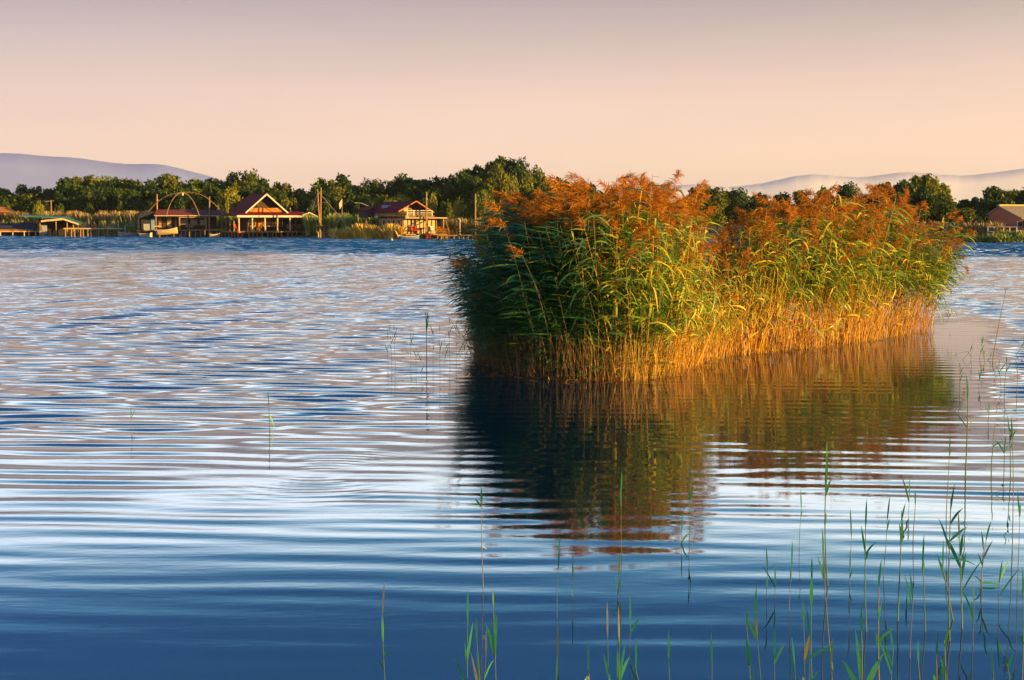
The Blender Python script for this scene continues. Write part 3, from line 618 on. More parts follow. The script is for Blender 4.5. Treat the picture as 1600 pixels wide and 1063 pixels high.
# boats ---------------------------------------------------------------------------------------
def boat(label, p, rz, L, wd, h, m, inside='wood_dark', group='small boats along the far shore', motor=False, canopy=False, name='rowing_boat', tilt=0):
    o = tag(empty(name, p, rz), label, 'boat', group); o.rotation_euler = (0, tilt, rz)
    def hull(k, zb):
        V, Fc = [], []; S = 11
        for i in range(S):
            t = i / (S - 1); w = wd / 2 * k * (math.sin(math.pi * min(1, .18 + t * .82)) ** .6 if t < 1 else 0.02); w = max(w, .02); x = (t - .5) * L * (1 if k == 1 else .96)
            sh = h * (1 + .35 * (abs(t - .4) / .6) ** 2)
            for yy_, zz in ((-w, sh), (-w * .82, h * .45), (-w * .3, zb), (w * .3, zb), (w * .82, h * .45), (w, sh)): V.append((x, yy_, zz))
        for i in range(S - 1):
            for j in range(5): a = i * 6 + j; Fc.append((a, a + 1, a + 7, a + 6))
        Fc.append((0, 5, 4, 3, 2, 1)); Fc.append(tuple(range((S - 1) * 6, S * 6)))
        return V, Fc
    V, Fc = hull(1, -.12); hu = MB().add(V, Fc).build('hull', M[m], o, smooth=True)
    V, Fc = hull(.9, .1); MB().add(V, [f[::-1] for f in Fc]).build('hull_lining', M[inside], o, smooth=True)
    gw = MB()
    for sd_ in (-1, 1):
        pts = []
        for i in range(11):
            t = i / 10; w = max(.02, wd / 2 * (math.sin(math.pi * min(1, .18 + t * .82)) ** .6 if t < 1 else .02)); pts.append(((t - .5) * L, sd_ * w, h * (1 + .35 * (abs(t - .4) / .6) ** 2)))
        gw.tube(pts, .04, 5)
    gw.build('gunwale', M['white'] if m != 'white' else M['wood_pale'], o)
    for t in (-.2, .12): MB().box(t * L - .12, t * L + .12, -wd * .44, wd * .44, h * .72, h * .8).build('seat', M['wood'], o)
    if motor:
        mo = MB().box(-L/2 - .3, -L/2 + .02, -.16, .16, h * .9, h * 1.55).build('outboard_motor', M['white'], o); MB().bar((-L/2 - .16, 0, -.3), (-L/2 - .16, 0, h * .9), .1).build('shaft', M['black'], mo)
    if canopy:
        c = MB().slab([(-L*.3, -wd*.42, h + 1.25), (L*.25, -wd*.42, h + 1.15), (L*.25, wd*.42, h + 1.15), (-L*.3, wd*.42, h + 1.25)], .05).build('canopy', M['grey'], o)
        for x in (-L*.28, L*.23):
            for y in (-wd*.38, wd*.38): MB().bar((x, y, h * .8), (x, y, h + 1.15), .04).build('canopy_pole', M['metal'], o)
    return o
def bw(px, Y, z=0.02): p = W(px, 348, Y); p.z = z; return p
boat('grey motor boat with a flat canopy and white outboards at the end of the pier', bw(204, 211), R(200), 3.6, 1.5, .6, 'grey', motor=True, canopy=True, name='motor_boat')
boat('small white boat moored in front of the dark net shed', bw(227, 207), R(15), 1.9, 1.1, .55, 'white')
boat('pale yellow rowing boat slung above the water under the fishing hut deck', bw(261, 204.2, .62), R(8), 3.0, 1.0, .55, 'cream', tilt=R(-6))
boat('little cream rowing boat in front of the gap between fishing hut and stilt house', bw(335, 202.5), R(20), 1.5, .8, .5, 'cream')
boat('white and blue motor boat moored under the windows of the balcony house', bw(640, 179, .1), R(5), 2.4, 1.0, .36, 'blue', 'white', name='motor_boat', motor=True)

# left boathouses, pier, huts -----------------------------------------------------------------
s = Site('boathouse', 80, 221, 14, 'open boathouse with a sagging green edged roof and black interior', 'boathouse'); u, z = s.u, s.z
zd = z(367)
s.part('roof', 'green_roof', MB().slab([(u(36), -.8, z(337.5)), (u(97), -.8, z(340.5)), (u(100), 3, z(338)), (u(40), 3, z(335.5))], .12).slab([(u(97.05), -.8, z(340.5)), (u(123), -.8, z(350)), (u(124), 3, z(348)), (u(100.05), 3, z(338))], .12))
s.part('fascia', 'wood_pale', MB().slab([(u(66), -.9, z(344.5)), (u(66), -.81, z(344.5)), (u(97), -.81, z(341)), (u(97), -.9, z(341))], .3).slab([(u(97.1), -.9, z(341)), (u(97.1), -.81, z(341)), (u(122), -.81, z(350)), (u(122), -.9, z(350))], .25))
s.part('wall', 'net', MB().box(u(60), u(116), 2.6, 2.75, 0.05, z(343)).box(u(60), u(60) + .12, .2, 2.6, .05, z(344)))
for p in (64, 87, 103, 112, 119): s.part('post', 'wood', MB().tube([(u(p), -.4, -.5), (u(p), -.4, z(346 if p < 110 else 349))], .11, 6))
s.part('wall_panel', 'grey', MB().box(u(66), u(74), -.3, -.22, z(366), z(352)))
s.part('floor', 'wood_dark', MB().box(u(62), u(116), -.3, 2.55, .04, .16))
s = Site('boat_shed', 34, 223, 8, 'low shed with a drooping dark roof over a white railed landing', 'shed'); u, z = s.u, s.z
s.part('roof', 'slate', MB().slab([(u(-20), -1.2, z(359)), (u(62), -1.2, z(360)), (u(48), 2, z(349)), (u(-20), 2, z(349))], .1).slab([(u(26), 2.01, z(347)), (u(48), 2.01, z(348.8)), (u(64), 3.5, z(356)), (u(26), 5, z(352))], .08))
s.part('wall', 'wood_dark', MB().box(u(-18), u(56), 1.2, 1.35, .05, z(352)))
s.part('deck', 'wood_pale', MB().box(u(-20), u(64), -1.7, 1.1, z(362.6), z(361)))
s.part('beam', 'orange', MB().box(u(-10), u(52), -1.25, -1.1, z(360.4), z(359)))
for p in (-8, 5, 23, 40, 47, 57, 63): s.part('pile', 'wood_pale', MB().tube([(u(p), -1.5, -.5), (u(p), -1.5, z(362.7))], .1, 6))
s = Site('pier', 150, 213, 4, 'long wooden pier on many short piles left of the fishing hut', 'pier'); u, z = s.u, s.z
zd = z(356.5)
s.part('deck', 'wood_pale', MB().box(u(102), u(192), -.7, 1.1, zd - .17, zd))
pile_row(s, [104, 113, 118, 127, 131, 138, 143, 155, 169, 185], 356, -.5, .11, 'wood', zd - .175); pile_row(s, [108, 122, 135, 149, 162, 177], 356, .9, .1, 'wood', zd - .175)
s.part('post', 'wood_pale', MB().bar((u(183), .6, zd), (u(183), .6, z(347)), .14))
p = at(s, u(135), .3, zd); o = tag(empty('tent', p, 0), 'small dark leaning tarpaulin tent on the pier', 'tent')
MB().add([(-1.0, -.5, 0), (.55, -.5, 0), (.35, -.4, 1.4), (-1.0, .7, 0), (.55, .7, 0), (.35, .5, 1.4)], [(0, 1, 2), (5, 4, 3), (0, 3, 4, 1), (1, 4, 5, 2), (2, 5, 3, 0)]).build('tarpaulin', M['slate'], o)
MB().bar((.6, -.55, 0), (.37, -.46, 1.45), .07).build('pole', M['grey'], o)
p = at(s, u(147), .2, zd); o = tag(empty('crate', p, .2), 'small red crate on the pier beside the dark tent', 'crate')
MB().box(-.3, .3, -.25, .25, 0, .08).box(-.3, .3, -.25, -.2, .1, .36).box(-.3, .3, .2, .25, .1, .36).box(-.3, -.25, -.2, .2, .1, .36).box(.25, .3, -.2, .2, .1, .36).build('slats', M['red'], o)
for a_ in (-.27, .27):
    for b__ in (-.22, .22): MB().box(a_ - .04, a_ + .04, b__ - .04, b__ + .04, .081, .42).build('corner_post', M['orange'], o)
p = at(s, u(173), .2, zd); o = tag(empty('net_heap', p, 0), 'low heap of brown nets near the right end of the pier', 'net heap')
rn = random.Random(3); hp = MB()
for k in range(26):
    a = rn.uniform(0, 6.28); r0 = rn.uniform(0, .8); x, y = r0 * math.cos(a) * 1.3, r0 * math.sin(a) * .5; hz = .38 * (1 - r0)
    hp.tube([(x - .3, y, .02), (x - .1, y + .08, hz + .12), (x + .15, y - .05, hz + .1), (x + .35, y, .02)], .07, 5)
hp.build('netting', M['wood'], o); MB().tube([(-.9, -.3, .05), (-.3, -.5, .06), (.5, -.45, .05), (1.0, 0, .05)], .04, 5).build('rope', M['rope'], o)
s = Site('hut', 160, 241, 30, 'hut with a long dark roof and bright orange gable behind the reeds', 'hut'); u, z = s.u, s.z
g0, g1, ga, zg, za, gv, rl = u(143), u(178), u(161.5), z(331), z(316.5), 0, 9.5
s.part('wall', 'orange', MB().add([(g0 + .3, 0, .8), (g1 - .3, 0, .8), (g1 - .3, 0, zg), (ga, 0, za - .15), (g0 + .3, 0, zg), (g0 + .3, rl - .6, .8), (g1 - .3, rl - .6, .8), (g1 - .3, rl - .6, zg), (ga, rl - .6, za - .15), (g0 + .3, rl - .6, zg)],
       [(0,1,2,3,4), (9,8,7,6,5), (1,6,7,2), (4,9,5,0)]))
s.part('roof', 'slate', MB().slab(slope(g0 - .2, zg - .15, ga, za, -.5, rl), .1).slab(slope(g1 + .3, zg - .25, ga, za, -.5, rl), .1))
s.part('bargeboard', 'orange', MB().slab([(g0 - .2, -.58, zg - .14), (g0 - .2, -.504, zg - .14), (ga, -.504, za + .02), (ga, -.58, za + .02)], .16).slab([(g1 + .3, -.58, zg - .24), (g1 + .3, -.504, zg - .24), (ga, -.504, za + .02), (ga, -.58, za + .02)], .16))
s.part('door', 'wood_dark', MB().box(ga - .5, ga + .5, -.06, -.004, .8, 2.6))
s = Site('hut', 8, 238, 20, 'low hut with an orange roof at the far left edge', 'hut'); u, z = s.u, s.z
s.part('wall', 'wood', MB().box(u(-30), u(20), 0, 5, .8, z(331)))
s.part('roof', 'orange', MB().slab([(u(-34), -.6, z(330)), (u(26), -.6, z(331.5)), (u(12), 2.5, z(323.5)), (u(-34), 2.5, z(322))], .1).slab([(u(-34), 5.6, z(330)), (u(26), 5.6, z(331.5)), (u(12), 2.505, z(323.5)), (u(-34), 2.505, z(322))], .1))
s.part('door', 'wood_dark', MB().box(u(0), u(7), -.06, -.004, .8, z(332)))
p = bw(80.5, 236, .9); o = tag(empty('utility_pole', p), 'small cross armed pole in the reeds left of the orange gabled hut', 'pole')
zt = zat(313, 236); MB().tube([(0, 0, -.2), (0, 0, zt - .9)], .12, 6, .1).build('pole', M['wood'], o); MB().bar((-.9, 0, zt - 1.1), (.5, 0, zt - 1.0), .1).build('crossarm', M['wood'], o)

# second red house with balcony ---------------------------------------------------------------
s = Site('balcony_house', 648, 182, 28, 'two storey stilt house with maroon roof, pale balcony and glazed golden ground floor', 'house'); u, z = s.u, s.z
zd, zb = z(365.5), z(337)
s.part('deck', 'wood', MB().box(u(628), u(690), -1.4, 9, zd - .16, zd))
pile_row(s, [630, 637, 645, 653, 661, 676, 684, 689], 366, -1.2, .08, 'wood', zd - .165); pile_row(s, [632, 641, 649, 658, 668, 680], 366, 1.2, .08, 'wood_dark', zd - .165)
g0, g1, ga, zg, za = u(631), u(677), u(654), z(329), z(314); gv, rl = 1.2, 10
s.part('wall', 'wood', MB().box(g0 + .2, g0 + .32, gv + .8, rl, zb, zg).box(g1 - .32, g1 - .2, gv + .8, rl, zb, zg))
s.part('wall', 'wood_dark', MB().add([(g0 + .33, gv + .9, zb), (g1 - .33, gv + .9, zb), (g1 - .33, gv + .9, zg), (ga, gv + .9, za - .25), (g0 + .33, gv + .9, zg)], [(0, 1, 2, 3, 4)]))
s.part('gable_board', 'cream', MB().add([(g0 + .2, gv + .3, zg - .1), (g0 + 1.3, gv + .3, zg - .1), (g0 + 1.3, gv + .3, zg + .55), (g0 + .2, gv + .35, zg - .1), (g0 + 1.3, gv + .35, zg - .1), (g0 + 1.3, gv + .35, zg + .55)], [(0, 1, 2), (5, 4, 3), (0, 3, 4, 1), (1, 4, 5, 2), (2, 5, 3, 0)]))
dr = s.part('door', 'wood', MB().box(ga - .9, ga - .1, gv + .84, gv + .89, zb, zg + .3)); s.part('pane', 'glass', MB().box(ga - .8, ga - .2, gv + .81, gv + .838, zb + .3, zg + .2), dr)
s.part('roof', 'maroon', MB().slab(slope(g0 - .4, zg - .1, ga, za, gv - .5, gv + rl), .1).slab(slope(g1 + .35, zg - .2, ga, za, gv - .5, gv + rl), .1))
s.part('bargeboard', 'orange', MB().slab([(g0 - .42, gv - .58, zg - .1), (g0 - .42, gv - .504, zg - .1), (ga, gv - .504, za + .04), (ga, gv - .58, za + .04)], .13).slab([(g1 + .37, gv - .58, zg - .2), (g1 + .37, gv - .504, zg - .2), (ga, gv - .504, za + .04), (ga, gv - .58, za + .04)], .13))
s.part('dormer', 'grey', MB().add([(g0 + .5, 6.5, zg + .1), (g0 + .5, 8.2, zg + .1), (g0 + .5, 8.2, zg + .75), (g0 + .5, 6.5, zg + .75), (g0 + 1.2, 6.5, zg + .72), (g0 + 1.2, 8.2, zg + .72)], [(3, 2, 1, 0), (0, 4, 3), (2, 5, 1), (3, 4, 5, 2)]))
bl = MB().box(u(634), u(672), -.6, -.5, z(329.8), z(328.8))
for yy in (331.8, 334.2): bl.box(u(634), u(672), -.58, -.52, z(yy + .7), z(yy))
for p in (634.3, 644, 653, 662, 671.6): bl.bar((u(p), -.55, zb), (u(p), -.55, z(329.8)), .1)
s.part('balcony_railing', 'white', bl)
s.part('balcony_floor', 'wood', MB().box(u(630), u(674), -.7, gv + .85, zb - .14, zb - .004))
s.part('lower_roof', 'maroon', MB().slab([(u(629), -1.0, z(340.3)), (u(692), -1.0, z(340.3)), (u(692), 3.4, z(337.6)), (u(629), 3.4, z(337.6))], .08).slab([(u(629) - .01, -1.0, z(340.3)), (u(629) - .01, 8.4, z(340.3)), (u(636), 8.4, z(337.6)), (u(636), -1.0, z(337.6))], .08))
s.part('fascia', 'cream', MB().box(u(629), u(692), -1.08, -1.004, z(341.6), z(340)))
# glazed front: cream curtains behind dark mullions
gx = [632, 638, 644, 650, 656, 662, 668, 674, 680]
for a, b in zip(gx[:-1], gx[1:]):
    w_ = s.part('window', 'cream', MB().box(u(a) + .04, u(b) - .04, .06, .12, zd + .05, z(342.2))); s.part('mullion', 'wood_dark', MB().box(u(b) - .05, u(b) + .03, .0, .055, zd, z(342.2)), w_)
s.part('wall', 'wood', MB().box(u(632), u(682), .13, .2, zd, z(341.8)).box(u(632) - .12, u(632) - .004, .13, 8, zd, z(341.8)))
for v in (.7, 2.3, 3.9, 5.5):
    w_ = s.part('window', 'cream', MB().box(u(632) - .18, u(632) - .124, v, v + 1.1, zd + .15, z(343))); s.part('pane', 'glass', MB().box(u(632) - .2, u(632) - .182, v + .2, v + .9, zd + .7, z(344)), w_)
s.part('post', 'wood', MB().bar((u(687), -.9, zd), (u(687), -.9, z(340.8)), .13)); s.part('brace', 'wood_dark', MB().bar((u(629), -1.15, z(361)), (u(664), -1.15, z(341.5)), .12))
st = MB()
for k in range(9):
    t = k / 8; st.box(u(628) - .9, u(628) - .1, 9.6 - 5.5 * t - .3, 9.6 - 5.5 * t, zb - (zb - .9) * t - .05, zb - (zb - .9) * t)
st.bar((u(628) - .92, 9.6, zb + .8), (u(628) - .92, 4, 1.6), .07).bar((u(628) - .92, 9.6, zb - .1), (u(628) - .92, 4, .75), .09)
s.part('stairs', 'wood_dark', st)
s.part('side_door', 'blue', MB().box(g0 + .1, g0 + .195, 8.6, 9.8, zb + .05, zg - .2))
s.part('wing', 'wood_dark', MB().box(u(624), g0 + .1, 10.0, 13.5, zb - .2, zg + .1)); s.part('wing_roof', 'maroon', MB().slab([(u(621), 9.8, zg + .1), (g0 + .6, 9.8, zg + .7), (g0 + .6, 13.8, zg + .7), (u(621), 13.8, zg + .1)], .09))
s.part('meter_box', 'blue', MB().box(u(630), u(635), -1.1, -1.085, z(340), z(338)))
for i, (a, lb) in enumerate(((644, 'left'), (649, 'right'))):
    chair('chair', f'red cushioned chair, {lb} of the two before the golden windows', 'chair', at(s, u(a), -.6, zd), s.yaw + R(20), 'red', 'red chairs before the balcony house')
chair('chair', 'white chair right of the tall grey pole before the balcony house', 'chair', at(s, u(673), -.6, zd), s.yaw, 'white')
table('dark table right of the red chairs before the balcony house', at(s, u(659), -.6, zd), s.yaw, 'wood_dark', 1.2)
s = Site('jetty', 715, 179, 0, 'long low plank jetty running from the balcony house towards the reed island', 'jetty'); u, z = s.u, s.z
zd = z(367.2)
s.part('deck', 'wood', MB().box(u(684), u(752), -.5, 1.3, zd - .16, zd))
pile_row(s, [689, 699, 709, 717, 724, 731, 738, 746, 751], 366, -.3, .09, 'wood', zd - .165)
ld = MB()
for p in (669, 674): ld.bar((u(p), -2.0, -.2), (u(p), -2.0, z(366)), .07)
for q in (.1, .35, .6): ld.bar((u(669), -2.0, q), (u(674), -2.0, q), .06)
s.part('ladder', 'red', ld)
pp = s.part('lamp_post', 'white', MB().tube([(u(718.5), 0, zd), (u(718.5), 0, z(344)), (u(716.5), 0, z(341.5))], .07, 6, .05)); s.part('lamp_head', 'white', MB().box(u(715.5), u(717), -.1, .1, z(342.4), z(341.2)), pp)
table('brown wooden table at the near end of the jetty', at(s, u(698), .4, zd), 0, 'wood', 1.7)
table('orange wooden table further along the jetty', at(s, u(711), .4, zd), 0, 'orange', 1.5)
for a, lb in ((691, 'leftmost brown chair at the jetty tables'), (705, 'brown chair between the two jetty tables'), (716, 'brown chair beside the jetty lamp post')): chair('chair', lb, 'chair', at(s, u(a), .1, zd), R(90), 'wood', 'chairs on the jetty')
# pale boom rod and flag pole left of the balcony house
p = bw(580, 198, .6); o = tag(empty('net_rod', p), 'pale curved rod reaching left from the balcony house over the reeds', 'rod')
q = [W(a, b, Y) for a, b, Y in ((554, 317, 197), (564, 317.5, 197.2), (578, 323, 197.6), (592, 331, 198), (602, 338, 198.5))]
MB().tube([v - p for v in q], .06, 6, .04).build('rod', M['metal'], o); MB().tube([Vector((q[-1].x - p.x, .5, -.3)), q[-1] - p], .06, 6).build('post', M['wood'], o)
p = bw(534, 206, .6); o = tag(empty('flag_pole', p), 'short pole with a limp pale flag in the reeds between the two red roofed houses', 'pole')
zt = zat(311, 206) - .6; MB().tube([(0, 0, 0), (.1, 0, zt)], .08, 6, .05).build('pole', M['wood'], o)
MB().slab([(.06, -.05, zt), (-.35, -.15, zt - .7), (-.25, -.1, zt - 1.5), (.05, -.05, zt - 1.0)], .03).build('flag', M['white'], o)
p = bw(612, 165); o = tag(empty('buoy', p), 'tiny white buoy floating off the golden reed bank', 'buoy')
MB().tube([(0, 0, -.1), (0, 0, .05), (0, 0, .2), (0, 0, .3)], .2, 10, .1).build('float', M['white'], o); MB().tube([(0, 0, .29), (0, 0, .45)], .05, 6).build('ring', M['white'], o)

# brick house on the right ---------------------------------------------------------------------
s = Site('brick_house', 1590, 157, 25, 'red brick lake house with a tan sloping roof and green awning at the right edge', 'house'); u, z = s.u, s.z
zb = .35
x0, x1 = u(1593), u(1690); ze, zr = z(339.5), z(321.5)
s.part('wall', 'brick', MB().add([(x0, 0, zb), (x1, 0, zb), (x1, 0, ze), (x0, 0, ze), (x0, 3, zr - .12), (x1, 3, zr - .12), (x0, 4.7, zb), (x1, 4.7, zb), (x1, 4.7, ze + .45), (x0, 4.7, ze + .45)], [(0,1,2,3), (7,6,9,8), (0,3,4,9,6), (1,7,8,5,2)]))
s.part('roof', 'roof_tan', MB().slab([(x0 - .12, -.5, ze - .12), (x1, -.5, ze - .12), (x1, 3.0, zr), (x0 - .12, 3.0, zr)], .12).slab([(x0 - .12, 5.0, ze + .33), (x1, 5.0, ze + .33), (x1, 3.004, zr), (x0 - .12, 3.004, zr)], .12))
s.part('ridge_trim', 'cream', MB().box(x0 - .2, x1, 2.85, 3.15, zr + .004, zr + .16))
s.part('awning', 'green_roof', MB().slab([(x0 + .1, -.52, ze - .25), (x1, -.52, ze - .25), (x1, -2.4, ze - .95), (x0 + 1.1, -2.4, ze - .95)], .08))
for p in (1602, 1626): s.part('post', 'orange', MB().bar((u(p), -2.2, zb), (u(p), -2.2, ze - .95), .14))
for p in (1594, 1614, 1640):
    w_ = s.part('window', 'white', MB().box(u(p) - .4, u(p) + .4, -.07, -.004, zb + .9, zb + 2.0)); s.part('pane', 'glass', MB().box(u(p) - .32, u(p) + .32, -.09, -.074, zb + 1.0, zb + 1.9), w_)
s = Site('terrace', 1572, 155.5, -10, 'low covered terrace with white posts left of the brick house', 'terrace'); u, z = s.u, s.z
s.part('roof', 'grey', MB().box(u(1543), u(1587), -.4, 2.2, z(355.4), z(354.2)))
s.part('wall', 'brick', MB().box(u(1558), u(1586), 1.9, 2.05, .3, z(355.5)))
for p in (1545, 1554, 1559, 1568, 1577, 1587): s.part('post', 'white', MB().bar((u(p), -.3, .3), (u(p), -.3, z(355.4)), .11))
s.part('railing', 'white', MB().box(u(1543), u(1566), -.34, -.28, z(362.5), z(361.8)).box(u(1543), u(1566), -.34, -.28, z(366), z(365.4)))
s = Site('landing', 1590, 152.2, 0, 'small white landing stage at the waterline below the brick house', 'landing'); u, z = s.u, s.z
s.part('deck', 'white', MB().box(u(1584), u(1596), -.4, .8, z(380), z(378.4)))
for p in (1585, 1595): s.part('pile', 'white', MB().tube([(u(p), -.2, -.5), (u(p), -.2, z(377.6))], .09, 6))

# ------------------------------------------------------------------ reed prototypes
def strip(path, widths, side, tint):
    """a ribbon along a path; returns verts, quads, tints"""
    path = np.asarray(path); n = len(path); V = np.empty((2 * n, 3)); s_ = np.asarray(side)
    for i in range(n): V[2*i] = path[i] - s_ * widths[i]; V[2*i+1] = path[i] + s_ * widths[i]
    Q = np.array([(2*i, 2*i+1, 2*i+3, 2*i+2) for i in range(n - 1)])
    return V, Q, np.full(2 * n, tint)
def merge(parts):
    Vs, Qs, Ts, n = [], [], [], 0
    for V, Q, T in parts: Vs.append(V); Qs.append(Q + n); Ts.append(T); n += len(V)
    return np.concatenate(Vs), np.concatenate(Qs), np.concatenate(Ts)
def tube_np(path, r0, r1, tint, k=3):
    path = np.asarray(path); n = len(path); V, Q = [], []
    for i, p in enumerate(path):
        r = r0 + (r1 - r0) * i / (n - 1)
        for j in range(k): a = 2 * math.pi * j / k; V.append(p + np.array([math.cos(a) * r, math.sin(a) * r, 0]))
    for i in range(n - 1):
        for j in range(k): Q.append((i*k+j, i*k+(j+1) % k, (i+1)*k+(j+1) % k, (i+1)*k+j))
    return np.array(V), np.array(Q), np.full(n * k, tint)
def reed_proto(seed, h, lo, nleaf, az, azs, droop, plume, tint0, tint1, stalk_t, bend, llen=(.32, .55), rad=.0058):
    rng = np.random.default_rng(seed)
    ba = rng.uniform(0, 6.28) if bend[1] is None else bend[1] + rng.normal(0, .4)
    def stem(t):
        b = bend[0] * h * t ** 2.2; return np.array([math.cos(ba) * b + .015 * math.sin(t * 9 + seed), math.sin(ba) * b, t * h - .25 * (1 - t)])
    st = tube_np([stem(t) for t in np.linspace(0, 1, 8)], rad, rad * .5, stalk_t)
    lv = []
    for k in range(nleaf):
        t = lo + (1 - lo) * (k + rng.uniform(0, .9)) / nleaf; p = stem(min(t, .99)); a = rng.normal(az, azs) if az is not None else rng.uniform(0, 6.28)
        L = rng.uniform(*llen) * (1.0 if t < .85 else .8); up = rng.uniform(.25, 1.0); dr = rng.uniform(.4, 1.0) * droop
        d = np.array([math.cos(a), math.sin(a), 0]); path = []
        for q in np.linspace(0, 1, 5): path.append(p + d * L * (q * .92) + np.array([0, 0, L * (up * q * .55 - dr * q * q)]))
        w = rng.uniform(.012, .022); side = np.cross(d, [0, 0, 1]) * .75 + np.array([0, 0, rng.uniform(-.6, .6)])
        lv.append(strip(path, [w * .55, w, w, w * .6, w * .08], side, np.clip(rng.uniform(tint0, tint1), 0, 1)))
    pl = []
    if plume:
        top = stem(1.0); pa = rng.uniform(0, 6.28) if az is None else rng.normal(az, .7); PL = plume * rng.uniform(.8, 1.25); dd = np.array([math.cos(pa), math.sin(pa), 0]); dro = rng.uniform(.3, .9)
        for k in range(104):
            q = rng.uniform(0, 1) ** 1.1; c = top + dd * PL * .5 * q ** 1.6 + np.array([0, 0, PL * (q - dro * q * q)])
            a = rng.uniform(0, 6.28); spread = PL * .46 * (1 - q * .7) * rng.uniform(.3, 1)
            e = c + np.array([math.cos(a) * spread, math.sin(a) * spread, PL * rng.uniform(-.16, .20)]) + dd * PL * .16
            m_ = (c + e) / 2 + np.array([0, 0, .02]); w = rng.uniform(.0028, .0062); sd_ = rng.normal(size=3); sd_ /= np.linalg.norm(sd_)
            pl.append(strip([c, m_, e], [w * .6, w, w * .4], sd_, rng.uniform(.1, .95)))
        return st, merge(lv), merge(pl)
    return st, (merge(lv) if lv else None), None
PROTO = {}
PI = math.pi
def protos(key, n, f): PROTO[key] = [f(k) for k in range(n)]
rr = random.Random(11)
protos('left', 12, lambda k: reed_proto(100 + k, 2.3, .20, 30, PI + .25, .7, .38, .38 if k < 6 else 0, 0, .40, .06, (.12, PI), (.34, .62)))  # stalk and leaf tints kept dark, painting in the island's shaded side
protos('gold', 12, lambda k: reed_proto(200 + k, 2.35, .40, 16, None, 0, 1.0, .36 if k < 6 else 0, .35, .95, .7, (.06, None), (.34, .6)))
protos('mid', 12, lambda k: reed_proto(300 + k, 2.3, .61, 24, None, 0, .9, .36 if k < 6 else 0, .18, .90, .5, (.09, None), (.34, .6)))  # gold and mid leaf tints pushed yellow to paint in sunlight on the front
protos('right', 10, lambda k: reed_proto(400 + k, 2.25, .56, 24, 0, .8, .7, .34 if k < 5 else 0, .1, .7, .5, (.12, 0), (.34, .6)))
protos('dry', 10, lambda k: reed_proto(500 + k, .75, .5, 1 if k == 3 else 0, None, 0, .9, 0, .8, 1, .25 + .07 * k, (.12, None), (.15, .3), .0045))
protos('stub', 10, lambda k: reed_proto(500 + k, .75, .5, k % 2, None, 0, .9, 0, .8, 1, .5, (.14, None), (.15, .3)))
protos('shoot', 8, lambda k: reed_proto(600 + k, .95, .15, 7, None, 0, .15, 0, .1, .5, .1, (.06, None), (.3, .5)))

# ------------------------------------------------------------------ the reed island
FRONT = [(752, 543), (762, 564), (800, 582), (850, 590), (930, 594), (1010, 594), (1060, 582), (1100, 566), (1150, 556), (1220, 549), (1300, 541), (1395, 527), (1456, 517)]
BACK = [(1456, 507), (1395, 508), (1300, 512), (1200, 518), (1100, 522), (1000, 526), (880, 530), (790, 530)]
POLY = np.array([[*G(a, b)[:2]] for a, b in FRONT + BACK])
FR = np.array([[*G(a, b)[:2]] for a, b in FRONT])
def inside(p):
    c = False; n = len(POLY)
    for i in range(n):
        a, b = POLY[i], POLY[i-1]
        if (a[1] > p[1]) != (b[1] > p[1]) and p[0] < (b[0]-a[0]) * (p[1]-a[1]) / (b[1]-a[1]) + a[0]: c = not c
    return c
def edge(p, L):
    best = (1e9, None)
    for i in range(len(L) - 1):
        a, b = L[i], L[i+1]; t = np.clip(np.dot(p - a, b - a) / np.dot(b - a, b - a), 0, 1); q = a + t * (b - a); d = np.linalg.norm(p - q)
        if d < best[0]: best = (d, q, np.array([(b-a)[1], -(b-a)[0]]) / np.linalg.norm(b - a))
    return best
CL = np.vstack([POLY, POLY[:1]])
ri = np.random.default_rng(21)
stems = []
lo_, hi_ = POLY.min(0), POLY.max(0)
HX = [760, 800, 850, 930, 1000, 1050, 1072, 1086, 1118, 1145, 1180, 1250, 1350, 1450, 1490]
HH = [-.66, -.36, -.16, -.05, -.04, -.10, -.55, -1.25, -1.25, -.75, -.36, -.26, -.30, -.33, -.48]
def add_stem(p, kind, hscale, lean_extra=0.0):
    de, qe, ne = edge(p, CL); px = 800 + p[0] / p[1] * F * CP
    n = -ne if np.dot(ne, p - POLY.mean(0)) < 0 else ne
    lean = R(13) * math.exp(-de / .45) * ri.uniform(.2, 1.1) + lean_extra
    if px < 800: lean += R(13) * ri.uniform(0, 1) * math.exp(-de / .8)
    tilt_ax = np.array([-n[1], n[0]]); j = ri.normal(0, R(5.0), 2)
    stems.append(dict(p=p, px=px, kind=kind, v=int(ri.integers(len(PROTO[kind]) // 2)) + (0 if ri.uniform() < (.9 if de > .9 else .10 if px < 960 else .5) else len(PROTO[kind]) // 2) if kind in ('left', 'gold', 'mid', 'right') else int(ri.integers(len(PROTO[kind]))), s=hscale, rx=lean * tilt_ax[0] + j[0], ry=lean * tilt_ax[1] + j[1], rz=ri.normal(0, .35) if kind in ('left', 'right') else ri.uniform(0, 6.28), df=edge(p, FR)[0]))
target = 2500; k = 0
